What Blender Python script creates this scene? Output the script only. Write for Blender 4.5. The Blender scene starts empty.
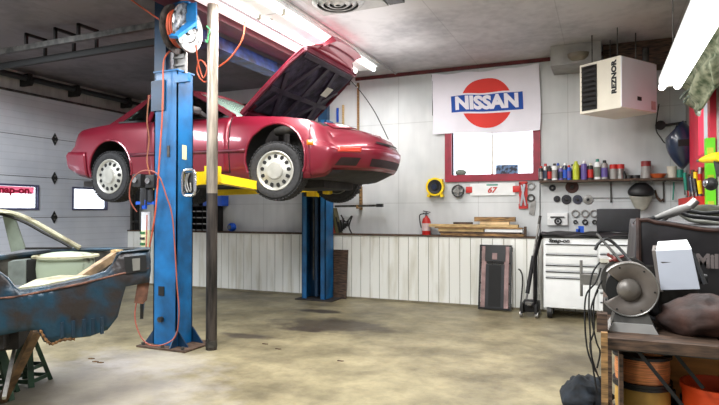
import bpy, bmesh, math, random
from mathutils import Vector, Matrix, noise
random.seed(7)
C = bpy.context.scene.collection
V = Vector
# ---------------- camera model (used to turn measured photo positions into places on real planes)
F = 560.0; PT = math.atan(9.5/F); AZ_ = math.radians(23.6); CZ = 1.32
def ray(px, py):
    u = (px-359.5)/F; v = (202.5-py)/F
    f = math.cos(PT)-v*math.sin(PT); z = math.sin(PT)+v*math.cos(PT)
    return V((u*math.cos(AZ_)-f*math.sin(AZ_), u*math.sin(AZ_)+f*math.cos(AZ_), z))
CAM = V((0, 0, CZ))
def AY(px, py, y): d = ray(px, py); return CAM+d*(y/d.y)
def AX(px, py, x): d = ray(px, py); return CAM+d*(x/d.x)
def AZ(px, py, z): d = ray(px, py); return CAM+d*((z-CZ)/d.z)

# ---------------- materials
def mat(name, col, rough=.5, metal=0, var=.12, scale=6, bump=0, bscale=60, coat=0, emit=None, es=0, stretch=None, col2=None, ramp=(.35, .65), spec=None, alpha=None, trans=0):
    m = bpy.data.materials.new(name); m.use_nodes = True
    nt = m.node_tree; N = nt.nodes; L = nt.links; b = N['Principled BSDF']
    b.inputs['Roughness'].default_value = rough; b.inputs['Metallic'].default_value = metal
    if coat: b.inputs['Coat Weight'].default_value = coat; b.inputs['Coat Roughness'].default_value = .08
    if spec is not None: b.inputs['Specular IOR Level'].default_value = spec
    if trans: b.inputs['Transmission Weight'].default_value = trans
    tc = N.new('ShaderNodeTexCoord'); mp = N.new('ShaderNodeMapping'); L.new(tc.outputs['Object'], mp.inputs[0])
    if stretch: mp.inputs['Scale'].default_value = stretch
    no = N.new('ShaderNodeTexNoise'); no.inputs['Scale'].default_value = scale; no.inputs['Detail'].default_value = 6
    L.new(mp.outputs[0], no.inputs['Vector'])
    r = N.new('ShaderNodeValToRGB'); L.new(no.outputs['Fac'], r.inputs[0])
    c2 = col2 if col2 else tuple(max(0, c*(1-2*var)) for c in col)
    c1 = col if col2 else tuple(min(1, c*(1+var)) for c in col)
    r.color_ramp.elements[0].position = ramp[0]; r.color_ramp.elements[0].color = (*c2, 1)
    r.color_ramp.elements[1].position = ramp[1]; r.color_ramp.elements[1].color = (*c1, 1)
    L.new(r.outputs[0], b.inputs['Base Color'])
    if bump:
        n2 = N.new('ShaderNodeTexNoise'); n2.inputs['Scale'].default_value = bscale; L.new(mp.outputs[0], n2.inputs['Vector'])
        bp = N.new('ShaderNodeBump'); bp.inputs['Strength'].default_value = bump; bp.inputs['Distance'].default_value = .01
        L.new(n2.outputs['Fac'], bp.inputs['Height']); L.new(bp.outputs[0], b.inputs['Normal'])
    if emit:
        b.inputs['Emission Color'].default_value = (*emit, 1); b.inputs['Emission Strength'].default_value = es
    return m
def s(r, g, b):
    f = lambda c: ((c/255+.055)/1.055)**2.4 if c > 10 else c/255/12.92
    return (f(r), f(g), f(b))
M = {}
M['blue'] = mat('blue_lift_paint', s(0, 90, 145), .45, 0, .2, 5, coat=.08)
M['blue_dark'] = mat('dark_shaded_lift_paint', s(6, 46, 76), .45, 0, .2, 5)
M['red'] = mat('crimson_car_paint', s(122, 20, 42), .34, .25, .05, 3, coat=.6)
M['red_in'] = mat('dark_crimson_inner_paint', s(92, 18, 38), .5, .1, .2, 6)
M['black'] = mat('black_plastic', s(26, 26, 28), .5, 0, .2, 10)
M['vblack'] = mat('deep_black', s(10, 10, 11), .7, 0, .2, 10)
M['rubber'] = mat('tyre_rubber', s(44, 44, 46), .8, 0, .2, 30, bump=.4, bscale=90)
M['under'] = mat('grimy_underbody', s(38, 34, 34), .8, 0, .3, 8)
M['intake'] = mat('dark_red_black_recess', s(40, 12, 18), .6, 0, .3, 6)
M['pad'] = mat('hood_insulation', s(52, 44, 62), .75, 0, .35, 9, bump=.8, bscale=25)
M['alloy'] = mat('silver_wheel_paint', s(176, 175, 168), .4, .35, .08, 10)
M['chrome'] = mat('chrome', s(200, 200, 205), .22, 1, .05, 5)
M['steel'] = mat('bare_steel', s(150, 148, 145), .4, .8, .2, 12)
M['dsteel'] = mat('dark_steel', s(75, 73, 70), .5, .6, .3, 12)
M['yellow'] = mat('yellow_paint', s(240, 205, 20), .4, 0, .08, 8)
M['glass'] = mat('tinted_window_glass', s(70, 92, 88), .08, 0, .05, 2, spec=.6)
M['wsglass'] = mat('green_windscreen_glass', s(150, 175, 160), .1, 0, .1, 2, spec=.6)
M['amber'] = mat('amber_lens', s(225, 120, 20), .2, 0, .05, 5)
M['redlens'] = mat('red_orange_lens', s(190, 60, 45), .2, 0, .05, 5)
M['white'] = mat('white_paint', s(228, 230, 230), .45, 0, .03, 5)
M['offwhite'] = mat('off_white_paint', s(205, 200, 185), .5, 0, .06, 5)
M['heater'] = mat('beige_heater_enamel', s(228, 222, 206), .4, 0, .04, 3)
M['tube'] = mat('glowing_tube', (1, 1, 1), .4, emit=(1, .98, .95), es=9)
M['wood'] = mat('sawn_wood', s(150, 115, 72), .7, 0, .35, 5, stretch=(2, 14, 14))
M['wood2'] = mat('pale_wood', s(200, 170, 120), .7, 0, .2, 5, stretch=(2, 14, 14))
M['dwood'] = mat('weathered_dark_wood', s(82, 62, 48), .7, 0, .4, 5, stretch=(2, 14, 14))
M['ply'] = mat('orange_plywood', s(205, 140, 72), .7, 0, .2, 3, stretch=(1, 1, 6))
M['beam'] = mat('dull_maroon_beam_paint', s(88, 28, 40), .4, 0, .12, 6)
M['maroon'] = mat('maroon_trim_paint', s(140, 18, 45), .45, 0, .12, 6)
M['hred'] = mat('bright_red_trim_paint', s(215, 45, 70), .4, 0, .06, 6)
M['dmaroon'] = mat('dark_maroon_trim', s(92, 30, 32), .6, 0, .2, 6)
M['redp'] = mat('red_plastic', s(190, 35, 30), .4, 0, .1, 6)
M['orange'] = mat('orange_rubber_hose', s(190, 85, 55), .5, 0, .12, 6)
M['pink'] = mat('faded_pink_vinyl', s(150, 122, 120), .6, 0, .2, 8)
M['greenp'] = mat('lime_green_paint', s(110, 215, 30), .35, 0, .06, 6)
M['teal'] = mat('teal_plastic', s(30, 135, 115), .4, 0, .1, 6)
M['bluep'] = mat('blue_plastic', s(20, 80, 190), .4, 0, .1, 6)
M['navy'] = mat('navy_gloss_paint', s(28, 44, 70), .3, 0, .2, 6, coat=.5)
M['purple'] = mat('purple_label', s(95, 80, 150), .4, 0, .1, 6)
M['lime'] = mat('yellow_green_label', s(190, 200, 50), .4, 0, .1, 6)
M['copper'] = mat('copper_wire', s(225, 145, 95), .35, .4, .25, 8, stretch=(1, 1, 40))
M['spool'] = mat('tan_fibre_spool', s(185, 145, 70), .6, 0, .15, 8)
M['gdisc'] = mat('brown_grey_guard', s(112, 104, 98), .5, .3, .12, 10)
M['leather'] = mat('dark_brown_leather', s(62, 38, 30), .7, 0, .35, 8, bump=.3, bscale=30)
M['vinyl'] = mat('black_vinyl_cover', s(36, 33, 36), .55, 0, .3, 5, bump=.5, bscale=9)
M['blackcase'] = mat('black_case', s(30, 31, 36), .55, 0, .15, 8)
M['guardgrey'] = mat('pale_grey_enamel', s(168, 172, 182), .45, 0, .05, 3)
M['rag'] = mat('blue_black_cloth', s(14, 22, 30), .9, 0, .6, 12)
M['green'] = mat('green_painted_steel', s(38, 68, 48), .5, .2, .3, 10)
M['rustgreen'] = mat('rusty_brown_steel', s(120, 88, 55), .7, .2, .4, 10)
M['cream'] = mat('dirty_cream_paint', s(160, 158, 134), .6, 0, .2, 7, col2=s(98, 88, 64), ramp=(.32, .5))
M['greyp'] = mat('pale_green_grey_paint', s(112, 122, 112), .6, 0, .15, 7)
M['camo'] = mat('camouflage_cloth', s(150, 154, 130), .9, 0, .5, 14, col2=s(70, 84, 60), ramp=(.35, .6))
M['flag'] = mat('white_flag_cloth', s(232, 230, 240), .8, 0, .02, 3)
M['logored'] = mat('flag_red_print', s(222, 62, 55), .8, 0, .03, 3)
M['logoblue'] = mat('flag_blue_print', s(28, 75, 165), .8, 0, .03, 3)
M['ventgrey'] = mat('grey_vent_metal', s(150, 148, 145), .5, .2, .1, 6)
M['louver'] = mat('dark_louvre', s(60, 58, 60), .5, .4, .2, 6)
M['smoke'] = mat('smoky_visor', s(150, 148, 136), .3, 0, .15, 6)
M['ink'] = mat('black_ink', s(20, 20, 22), .6)
M['rust'] = mat('rust_patched_blue_paint', s(14, 54, 74), .42, .1, .35, 4.5, col2=s(40, 34, 34), ramp=(.42, .58), bump=.6, bscale=20)
M['bluecar'] = mat('worn_blue_car_paint', s(16, 48, 66), .45, .1, .5, 7, coat=.1)
M['rustline'] = mat('bare_rusty_metal', s(104, 70, 58), .7, .2, .5, 12)

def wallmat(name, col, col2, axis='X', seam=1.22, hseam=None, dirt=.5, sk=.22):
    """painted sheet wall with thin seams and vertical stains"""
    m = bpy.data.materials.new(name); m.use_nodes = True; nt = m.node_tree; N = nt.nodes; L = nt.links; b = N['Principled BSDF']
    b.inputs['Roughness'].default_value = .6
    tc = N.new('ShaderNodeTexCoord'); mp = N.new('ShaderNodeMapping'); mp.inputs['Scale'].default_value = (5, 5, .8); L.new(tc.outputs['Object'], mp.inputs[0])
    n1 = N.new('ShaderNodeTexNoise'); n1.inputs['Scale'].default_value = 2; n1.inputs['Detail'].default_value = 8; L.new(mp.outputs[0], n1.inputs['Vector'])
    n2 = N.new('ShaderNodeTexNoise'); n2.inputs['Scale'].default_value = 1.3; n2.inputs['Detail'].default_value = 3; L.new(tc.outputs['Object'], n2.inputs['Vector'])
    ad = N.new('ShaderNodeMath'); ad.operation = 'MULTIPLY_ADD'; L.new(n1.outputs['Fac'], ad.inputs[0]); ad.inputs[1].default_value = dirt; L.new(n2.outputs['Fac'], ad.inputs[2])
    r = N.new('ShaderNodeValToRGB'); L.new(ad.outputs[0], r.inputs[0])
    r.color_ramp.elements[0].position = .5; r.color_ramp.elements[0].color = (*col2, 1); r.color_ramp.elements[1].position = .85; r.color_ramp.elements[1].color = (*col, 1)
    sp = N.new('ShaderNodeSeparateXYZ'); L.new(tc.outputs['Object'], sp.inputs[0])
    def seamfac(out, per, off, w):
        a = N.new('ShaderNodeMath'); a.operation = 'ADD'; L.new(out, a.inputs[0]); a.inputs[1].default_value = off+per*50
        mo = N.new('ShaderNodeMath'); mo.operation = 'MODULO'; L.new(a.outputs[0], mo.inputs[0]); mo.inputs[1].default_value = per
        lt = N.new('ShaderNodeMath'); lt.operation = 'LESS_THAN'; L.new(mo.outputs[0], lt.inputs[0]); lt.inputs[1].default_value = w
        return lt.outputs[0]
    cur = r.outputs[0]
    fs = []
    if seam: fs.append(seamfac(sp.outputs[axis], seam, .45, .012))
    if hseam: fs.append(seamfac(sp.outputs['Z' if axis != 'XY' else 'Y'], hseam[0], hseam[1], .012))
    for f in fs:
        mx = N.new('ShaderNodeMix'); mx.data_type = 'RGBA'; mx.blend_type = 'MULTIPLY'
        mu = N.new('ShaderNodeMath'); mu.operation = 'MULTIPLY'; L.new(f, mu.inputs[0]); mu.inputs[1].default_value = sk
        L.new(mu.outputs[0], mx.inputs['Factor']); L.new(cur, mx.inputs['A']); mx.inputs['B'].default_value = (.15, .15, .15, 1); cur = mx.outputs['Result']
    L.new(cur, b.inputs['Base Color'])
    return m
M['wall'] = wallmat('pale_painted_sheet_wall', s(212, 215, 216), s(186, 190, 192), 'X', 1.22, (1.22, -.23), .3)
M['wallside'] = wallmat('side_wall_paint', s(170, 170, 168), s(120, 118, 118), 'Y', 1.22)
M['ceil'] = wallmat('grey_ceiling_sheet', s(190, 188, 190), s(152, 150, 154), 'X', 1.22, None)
M['ceilshade'] = wallmat('shaded_ceiling_sheet', s(112, 106, 112), s(80, 76, 82), 'X', 2.44, None)  # same ceiling, with shade put into a darker colour for the left part
M['door'] = wallmat('garage_door_steel', s(205, 208, 216), s(185, 190, 202), 'Y', 0, (.105, 0), .2, .12)
M['wains'] = mat('white_steel_wainscot', s(236, 237, 232), .5, 0, .06, 2.5, stretch=(3, 3, .5), col2=s(212, 210, 198), ramp=(.3, .5))

def floormat():
    m = bpy.data.materials.new('stained_concrete'); m.use_nodes = True; nt = m.node_tree; N = nt.nodes; L = nt.links; b = N['Principled BSDF']
    tc = N.new('ShaderNodeTexCoord')
    def nz(sc, det, st=(1, 1, 1), rough=.6):
        mp = N.new('ShaderNodeMapping'); mp.inputs['Scale'].default_value = st; L.new(tc.outputs['Object'], mp.inputs[0])
        n = N.new('ShaderNodeTexNoise'); n.inputs['Scale'].default_value = sc; n.inputs['Detail'].default_value = det; n.inputs['Roughness'].default_value = rough; L.new(mp.outputs[0], n.inputs['Vector']); return n.outputs['Fac']
    def ramp(f, a, ca, bb, cb):
        r = N.new('ShaderNodeValToRGB'); L.new(f, r.inputs[0]); e = r.color_ramp.elements
        e[0].position = a; e[0].color = (*ca, 1); e[1].position = bb; e[1].color = (*cb, 1); return r.outputs[0]
    base = ramp(nz(1.6, 9), .34, s(100, 92, 70), .62, s(150, 140, 110))
    fine = ramp(nz(9, 8, rough=.7), .36, (.62, .6, .58), .56, (1, 1, 1))
    def mul(a, bb, f=1):
        mx = N.new('ShaderNodeMix'); mx.data_type = 'RGBA'; mx.blend_type = 'MULTIPLY'; mx.inputs['Factor'].default_value = f; L.new(a, mx.inputs['A']); L.new(bb, mx.inputs['B']); return mx.outputs['Result']
    cur = mul(base, fine, .6)
    # dark oil stains at given places (x, y, rx, ry, strength)
    sp = N.new('ShaderNodeSeparateXYZ'); L.new(tc.outputs['Object'], sp.inputs[0])
    wob = nz(4, 5)
    def stain(x, y, rx, ry, k, cdark):
        nonlocal cur
        def mth(op, a, v):
            n = N.new('ShaderNodeMath'); n.operation = op
            if hasattr(a, 'links'): L.new(a, n.inputs[0])
            else: n.inputs[0].default_value = a
            if hasattr(v, 'links'): L.new(v, n.inputs[1])
            else: n.inputs[1].default_value = v
            return n.outputs[0]
        dx = mth('DIVIDE', mth('SUBTRACT', sp.outputs['X'], x), rx); dy = mth('DIVIDE', mth('SUBTRACT', sp.outputs['Y'], y), ry)
        d = mth('SQRT', mth('ADD', mth('MULTIPLY', dx, dx), mth('MULTIPLY', dy, dy)), 0.5)
        d = mth('ADD', d, mth('MULTIPLY', mth('SUBTRACT', wob, .5), 1.6))
        r = N.new('ShaderNodeMapRange'); L.new(d, r.inputs[0]); r.inputs[1].default_value = .55; r.inputs[2].default_value = 1.1; r.inputs[3].default_value = k; r.inputs[4].default_value = 0
        mx = N.new('ShaderNodeMix'); mx.data_type = 'RGBA'; L.new(r.outputs[0], mx.inputs['Factor']); L.new(cur, mx.inputs['A']); mx.inputs['B'].default_value = (*cdark, 1); cur = mx.outputs['Result']
    for px, py, rx, ry, k in [(330, 325, .85, .42, .85), (300, 329, .34, .13, .95), (318, 311, .38, .14, .95), (245, 336, .36, .12, .85), (232, 297, .9, .3, .5), (270, 360, .35, .1, .15), (120, 320, 1.3, .7, .22), (430, 312, 1.8, .25, .25), (585, 370, .5, .8, .35), (560, 345, .25, 1.0, .2)]:
        p = AZ(px, py, 0); stain(p.x, p.y, rx, ry, k, s(62, 54, 46))
    for px, py, rx, ry, k in [(90, 385, 1.2, .7, .35), (150, 360, .8, .4, .3)]:
        p = AZ(px, py, 0); stain(p.x, p.y, rx, ry, k, s(175, 172, 175))
    # hairline crack
    L.new(cur, b.inputs['Base Color'])
    rr = N.new('ShaderNodeMapRange'); L.new(nz(3, 5), rr.inputs[0]); rr.inputs[3].default_value = .3; rr.inputs[4].default_value = .62; L.new(rr.outputs[0], b.inputs['Roughness'])
    bp = N.new('ShaderNodeBump'); bp.inputs['Strength'].default_value = .25; bp.inputs['Distance'].default_value = .01; L.new(nz(18, 8), bp.inputs['Height']); L.new(bp.outputs[0], b.inputs['Normal'])
    return m
M['floor'] = floormat()
def panemat():
    m = bpy.data.materials.new('frosted_daylit_pane'); m.use_nodes = True; nt = m.node_tree; N = nt.nodes; L = nt.links
    N.remove(N['Principled BSDF']); o = N['Material Output']
    t = N.new('ShaderNodeBsdfTransparent'); g = N.new('ShaderNodeBsdfTranslucent'); g.inputs[0].default_value = (.95, .97, 1, 1)
    mx = N.new('ShaderNodeMixShader'); mx.inputs[0].default_value = .45; L.new(t.outputs[0], mx.inputs[1]); L.new(g.outputs[0], mx.inputs[2])
    gl = N.new('ShaderNodeBsdfGlossy'); gl.inputs['Roughness'].default_value = .1; m2 = N.new('ShaderNodeMixShader'); m2.inputs[0].default_value = .05
    L.new(mx.outputs[0], m2.inputs[1]); L.new(gl.outputs[0], m2.inputs[2]); L.new(m2.outputs[0], o.inputs[0]); return m
M['pane'] = panemat()
def seeglass(name, col, f):
    m = bpy.data.materials.new(name); m.use_nodes = True; nt = m.node_tree; N = nt.nodes; L = nt.links
    N.remove(N['Principled BSDF']); o = N['Material Output']
    t = N.new('ShaderNodeBsdfTransparent'); t.inputs[0].default_value = (*col, 1); g = N.new('ShaderNodeBsdfGlossy'); g.inputs['Roughness'].default_value = .03
    mx = N.new('ShaderNodeMixShader'); mx.inputs[0].default_value = f; L.new(t.outputs[0], mx.inputs[1]); L.new(g.outputs[0], mx.inputs[2]); L.new(mx.outputs[0], o.inputs[0]); return m
M['carglass'] = seeglass('tinted_car_glass', (.25, .33, .30), .12)
M['ws'] = mat('reflection_green_windscreen', s(150, 178, 165), .12, 0, .06, 3, coat=.6)  # reflected light on the glass put into a pale opaque green

# ---------------- mesh builder
class MB:
    def __init__(self): self.v = []; self.f = []; self.m = []
    def add(self, vs, fs, mi=0):
        o = len(self.v); self.v += [V(p) for p in vs]; self.f += [tuple(i+o for i in f) for f in fs]; self.m += [mi]*len(fs); return self
    def box(self, p0, p1, mi=0, R=None, bev=0):
        x0, y0, z0 = [min(a, b) for a, b in zip(p0, p1)]; x1, y1, z1 = [max(a, b) for a, b in zip(p0, p1)]
        if bev:
            bm = bmesh.new(); bmesh.ops.create_cube(bm, size=1)
            for v in bm.verts: v.co = V(((x0+x1)/2+v.co.x*(x1-x0), (y0+y1)/2+v.co.y*(y1-y0), (z0+z1)/2+v.co.z*(z1-z0)))
            bmesh.ops.bevel(bm, geom=list(bm.edges), offset=bev, segments=2, affect='EDGES', profile=.7)
            bm.verts.index_update(); vs = [v.co.copy() for v in bm.verts]; fs = [tuple(v.index for v in f.verts) for f in bm.faces]; bm.free()
        else:
            vs = [V(p) for p in ((x0, y0, z0), (x1, y0, z0), (x1, y1, z0), (x0, y1, z0), (x0, y0, z1), (x1, y0, z1), (x1, y1, z1), (x0, y1, z1))]
            fs = [(0, 3, 2, 1), (4, 5, 6, 7), (0, 1, 5, 4), (1, 2, 6, 5), (2, 3, 7, 6), (3, 0, 4, 7)]
        if R is not None:
            c = V(((x0+x1)/2, (y0+y1)/2, (z0+z1)/2)); vs = [c+R@(p-c) for p in vs]
        return self.add(vs, fs, mi)
    def bar(self, a, b, w, h, mi=0, up=V((0, 0, 1))):
        a = V(a); b = V(b); d = (b-a).normalized()
        if abs(d.dot(up)) > .98: up = V((0, 1, 0))
        sd = d.cross(up).normalized()*w/2; u = sd.cross(d).normalized()*h/2
        vs = [a-sd-u, a+sd-u, a+sd+u, a-sd+u, b-sd-u, b+sd-u, b+sd+u, b-sd+u]
        return self.add(vs, [(0, 3, 2, 1), (4, 5, 6, 7), (0, 1, 5, 4), (1, 2, 6, 5), (2, 3, 7, 6), (3, 0, 4, 7)], mi)
    def tube(self, pts, r, seg=8, mi=0, closed=False):
        pts = [V(p) for p in pts]; n = len(pts); rs = r if isinstance(r, (list, tuple)) else [r]*n
        vs = []; prev = None
        for i, p in enumerate(pts):
            if closed: d = pts[(i+1) % n]-pts[i-1]
            else: d = pts[min(i+1, n-1)]-pts[max(i-1, 0)]
            d.normalize()
            if prev is None:
                a = V((0, 0, 1)) if abs(d.z) < .9 else V((1, 0, 0)); s1 = d.cross(a).normalized()
            else:
                s1 = (prev-d*prev.dot(d))
                s1 = s1.normalized() if s1.length > 1e-6 else prev
            prev = s1; s2 = d.cross(s1)
            for k in range(seg):
                t = 2*math.pi*k/seg; vs.append(p+(s1*math.cos(t)+s2*math.sin(t))*rs[i])
        fs = []
        for i in range(n if closed else n-1):
            j = (i+1) % n
            for k in range(seg):
                fs.append((i*seg+k, i*seg+(k+1) % seg, j*seg+(k+1) % seg, j*seg+k))
        if not closed: fs += [tuple(range(seg))[::-1], tuple((n-1)*seg+k for k in range(seg))]
        return self.add(vs, fs, mi)
    def cyl(self, a, b, r, seg=20, mi=0, r2=None): return self.tube([a, b], [r, r if r2 is None else r2], seg, mi)
    def lathe(self, prof, o, ax=(0, 0, 1), seg=28, mi=0, mis=None, closed=False):
        """prof: list of (radius, distance along axis)"""
        ax = V(ax).normalized(); o = V(o); a = V((0, 0, 1)) if abs(ax.z) < .9 else V((1, 0, 0)); s1 = ax.cross(a).normalized(); s2 = ax.cross(s1)
        n = len(prof); vs = []
        for (r, h) in prof:
            for k in range(seg):
                t = 2*math.pi*k/seg; vs.append(o+ax*h+(s1*math.cos(t)+s2*math.sin(t))*max(r, 1e-4))
        off = len(self.v); self.v += vs
        for i in range(n if closed else n-1):
            j = (i+1) % n
            for k in range(seg):
                self.f.append(tuple(off+q for q in (i*seg+k, i*seg+(k+1) % seg, j*seg+(k+1) % seg, j*seg+k)))
                self.m.append(mis[i] if mis else mi)
        return self
    def prism(self, pts, d, mi=0):
        pts = [V(p) for p in pts]; d = V(d); n = len(pts)
        fs = [tuple(range(n)), tuple(range(2*n-1, n-1, -1))]+[(i, i+n, (i+1) % n+n, (i+1) % n) for i in range(n)]
        return self.add(pts+[p+d for p in pts], fs, mi)
    def grid(self, fn, nu, nv, mi=0):
        vs = [fn(i/nu, j/nv) for i in range(nu+1) for j in range(nv+1)]
        fs = [(i*(nv+1)+j, (i+1)*(nv+1)+j, (i+1)*(nv+1)+j+1, i*(nv+1)+j+1) for i in range(nu) for j in range(nv)]
        return self.add(vs, fs, mi)
    def sphere(self, c, r, seg=16, rings=10, mi=0, sc=(1, 1, 1)):
        c = V(c); vs = []; fs = []
        for i in range(rings+1):
            p = math.pi*i/rings
            for k in range(seg):
                t = 2*math.pi*k/seg; vs.append(c+V((r*sc[0]*math.sin(p)*math.cos(t), r*sc[1]*math.sin(p)*math.sin(t), r*sc[2]*math.cos(p))))
        for i in range(rings):
            for k in range(seg): fs.append((i*seg+k, (i+1)*seg+k, (i+1)*seg+(k+1) % seg, i*seg+(k+1) % seg))
        return self.add(vs, fs, mi)
W = {}
def wm(o): return W.get(o.name, Matrix.Identity(4)) if o else Matrix.Identity(4)
def build(name, mb, mats, parent=None, local=False, smooth=30, origin=None, solid=0, clean=True):
    """links one mesh object; mb in world coordinates unless local=True"""
    if not isinstance(mats, (list, tuple)): mats = [mats]
    me = bpy.data.meshes.new(name)
    base = wm(parent)
    if parent is None:
        if origin is None:
            c = sum(mb.v, V((0, 0, 0)))/len(mb.v); zmin = min(v.z for v in mb.v); origin = V((c.x, c.y, zmin))
        base = Matrix.Translation(V(origin))
    inv = base.inverted()
    vs = mb.v if local else [inv@v for v in mb.v]
    me.from_pydata([tuple(v) for v in vs], [], mb.f); me.update()
    for m in mats: me.materials.append(M[m] if isinstance(m, str) else m)
    for p, i in zip(me.polygons, mb.m): p.material_index = i
    if clean:
        bm = bmesh.new(); bm.from_mesh(me); bmesh.ops.remove_doubles(bm, verts=bm.verts, dist=1e-5)
        bmesh.ops.recalc_face_normals(bm, faces=bm.faces); bm.to_mesh(me); bm.free()
    if smooth:
        for p in me.polygons: p.use_smooth = True
        me.set_sharp_from_angle(angle=math.radians(smooth))
    o = bpy.data.objects.new(name, me); C.objects.link(o)
    if parent: o.parent = parent; W[o.name] = base
    else: o.matrix_world = base; W[o.name] = base
    if solid:
        md = o.modifiers.new('thick', 'SOLIDIFY'); md.thickness = solid; md.offset = 0
    return o
def tag(o, label, cat, group=None, kind=None):
    o['label'] = label; o['category'] = cat
    if group: o['group'] = group
    if kind: o['kind'] = kind
    return o
def thing(name, label, cat, loc=(0, 0, 0), rz=0, group=None):
    o = bpy.data.objects.new(name, None); C.objects.link(o); o.empty_display_size = .1
    o.location = loc; o.rotation_euler = (0, 0, rz); W[o.name] = Matrix.Translation(V(loc))@Matrix.Rotation(rz, 4, 'Z')
    return tag(o, label, cat, group)
def struct(name, mb, mats, parent=None, **k):
    o = build(name, mb, mats, parent, **k)
    if parent is None: o['kind'] = 'structure'
    return o
def single(name, mb, mats, label, cat, group=None, **k):
    return tag(build(name, mb, mats, **k), label, cat, group)
def copy_tree(o, loc=None, label=None, parent=None):
    c = o.copy(); C.objects.link(c); c.parent = parent
    if loc is not None: c.location = loc
    if label: c['label'] = label
    for ch in list(o.children): copy_tree(ch, None, None, c)
    return c
def text_mb(txt, size, ext=.002, bold=.0, sx=1):
    """lettering as mesh in the local xy plane, centred"""
    cu = bpy.data.curves.new('t', 'FONT'); cu.body = txt; cu.size = size; cu.extrude = ext; cu.offset = bold; cu.align_x = 'CENTER'; cu.align_y = 'CENTER'; cu.resolution_u = 3
    ob = bpy.data.objects.new('t', cu); C.objects.link(ob); dg = bpy.context.evaluated_depsgraph_get(); dg.update()
    me = ob.evaluated_get(dg).to_mesh(); mb = MB()
    mb.add([V((v.co.x*sx, v.co.y, v.co.z)) for v in me.vertices], [tuple(p.vertices) for p in me.polygons])
    ob.evaluated_get(dg).to_mesh_clear(); bpy.data.objects.remove(ob); bpy.data.curves.remove(cu); return mb
def place(mb, o, ux, uy):
    ux = V(ux).normalized(); uy = V(uy).normalized(); n = ux.cross(uy)
    mb.v = [V(o)+ux*p.x+uy*p.y+n*p.z for p in mb.v]; return mb
def bez(pts, n=8):
    """catmull-rom through points"""
    pts = [V(p) for p in pts]; out = []; P = [pts[0]]+pts+[pts[-1]]
    for i in range(1, len(P)-2):
        for k in range(n):
            t = k/n; a, b, c, d = P[i-1:i+3]
            out.append(.5*((2*b)+(-a+c)*t+(2*a-5*b+4*c-d)*t*t+(-a+3*b-3*c+d)*t**3))
    out.append(pts[-1]); return out

XL, XR, YB, YF, H = -8.1, .95, 8.1, -3.0, 3.45
# =================================================================== SETTING
struct('floor', MB().box((XL-.1, YF-.1, -.1), (XR+.1, YB+.1, 0)), 'floor', origin=(0, 0, 0), smooth=0)
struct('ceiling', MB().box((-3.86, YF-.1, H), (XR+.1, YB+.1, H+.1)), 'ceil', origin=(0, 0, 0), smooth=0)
struct('ceiling', MB().box((XL-.1, YF-.1, H), (-3.86, YB+.1, H+.1)), 'ceilshade', origin=(0, 0, 0), smooth=0)
def holed_wall(name, axis, a0, a1, holes, pos, th, m, z0=0, z1=H):
    """wall slab with rectangular openings: holes (h0,h1,zb,zt) along the axis"""
    mb = MB(); As = sorted({a0, a1, *[h[0] for h in holes], *[h[1] for h in holes]}); Zs = sorted({z0, z1, *[h[2] for h in holes], *[h[3] for h in holes]})
    for i in range(len(As)-1):
        for j in range(len(Zs)-1):
            ca = (As[i]+As[i+1])/2; cz = (Zs[j]+Zs[j+1])/2
            if any(h[0] < ca < h[1] and h[2] < cz < h[3] for h in holes): continue
            if axis == 'X': mb.box((As[i], pos, Zs[j]), (As[i+1], pos+th, Zs[j+1]))
            else: mb.box((pos, As[i], Zs[j]), (pos+th, As[i+1], Zs[j+1]))
    return struct(name, mb, m, origin=(0, 0, 0), smooth=0)
WB = (-2.05, -.90, 1.86, 2.62)   # back window opening
holed_wall('wall_back', 'X', XL-.1, XR+.1, [WB], YB, .12, 'wall')
WR = (6.15, 6.72, 1.9, 2.6)
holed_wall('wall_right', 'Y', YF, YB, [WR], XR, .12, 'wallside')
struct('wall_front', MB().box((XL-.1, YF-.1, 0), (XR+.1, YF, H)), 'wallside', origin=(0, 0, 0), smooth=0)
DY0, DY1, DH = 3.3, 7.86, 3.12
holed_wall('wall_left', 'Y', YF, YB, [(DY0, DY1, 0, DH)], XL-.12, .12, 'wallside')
# garage door
dr = bpy.data.objects.new('door_1', None); C.objects.link(dr); dr.location = (XL, (DY0+DY1)/2, 0); dr['kind'] = 'structure'; W[dr.name] = Matrix.Translation(dr.location)
wins = []; y = 7.30
while y-.66 > DY0: wins.append((y-.66, y, 1.38, 1.71)); y -= 1.32
zr = [0, .61, 1.235, 1.865, 2.49, DH]
for i in range(5):
    holes = [w for w in wins if zr[i] < w[2] < zr[i+1]]
    mb = MB(); As = sorted({DY0, DY1, *[h[0] for h in holes], *[h[1] for h in holes]}); Zs = sorted({zr[i], zr[i+1], *[h[2] for h in holes], *[h[3] for h in holes]})
    for a in range(len(As)-1):
        for j in range(len(Zs)-1):
            ca = (As[a]+As[a+1])/2; cz = (Zs[j]+Zs[j+1])/2
            if any(h[0] < ca < h[1] and h[2] < cz < h[3] for h in holes): continue
            mb.box((XL-.05, As[a], Zs[j]), (XL, As[a+1], Zs[j+1]))
    mb.box((XL, DY0, zr[i]-.004), (XL+.002, DY1, zr[i]+.004), 1)
    build('door_panel', mb, ['door', 'dsteel'], dr, smooth=0)
for (a, b, c, d) in wins:
    fr = MB()
    for (p, q) in [((a-.03, c-.03), (b+.03, c)), ((a-.03, d), (b+.03, d+.03)), ((a-.03, c), (a, d)), ((b, c), (b+.03, d))]:
        fr.box((XL-.055, p[0], p[1]), (XL+.015, q[0], q[1]))
    f = build('window_frame', fr, mat('grey_blue_window_frame', s(78, 78, 110), .5), dr, smooth=0)
    build('window_pane', MB().box((XL-.035, a, c), (XL-.03, b, d)), 'pane', f, smooth=0)
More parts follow.
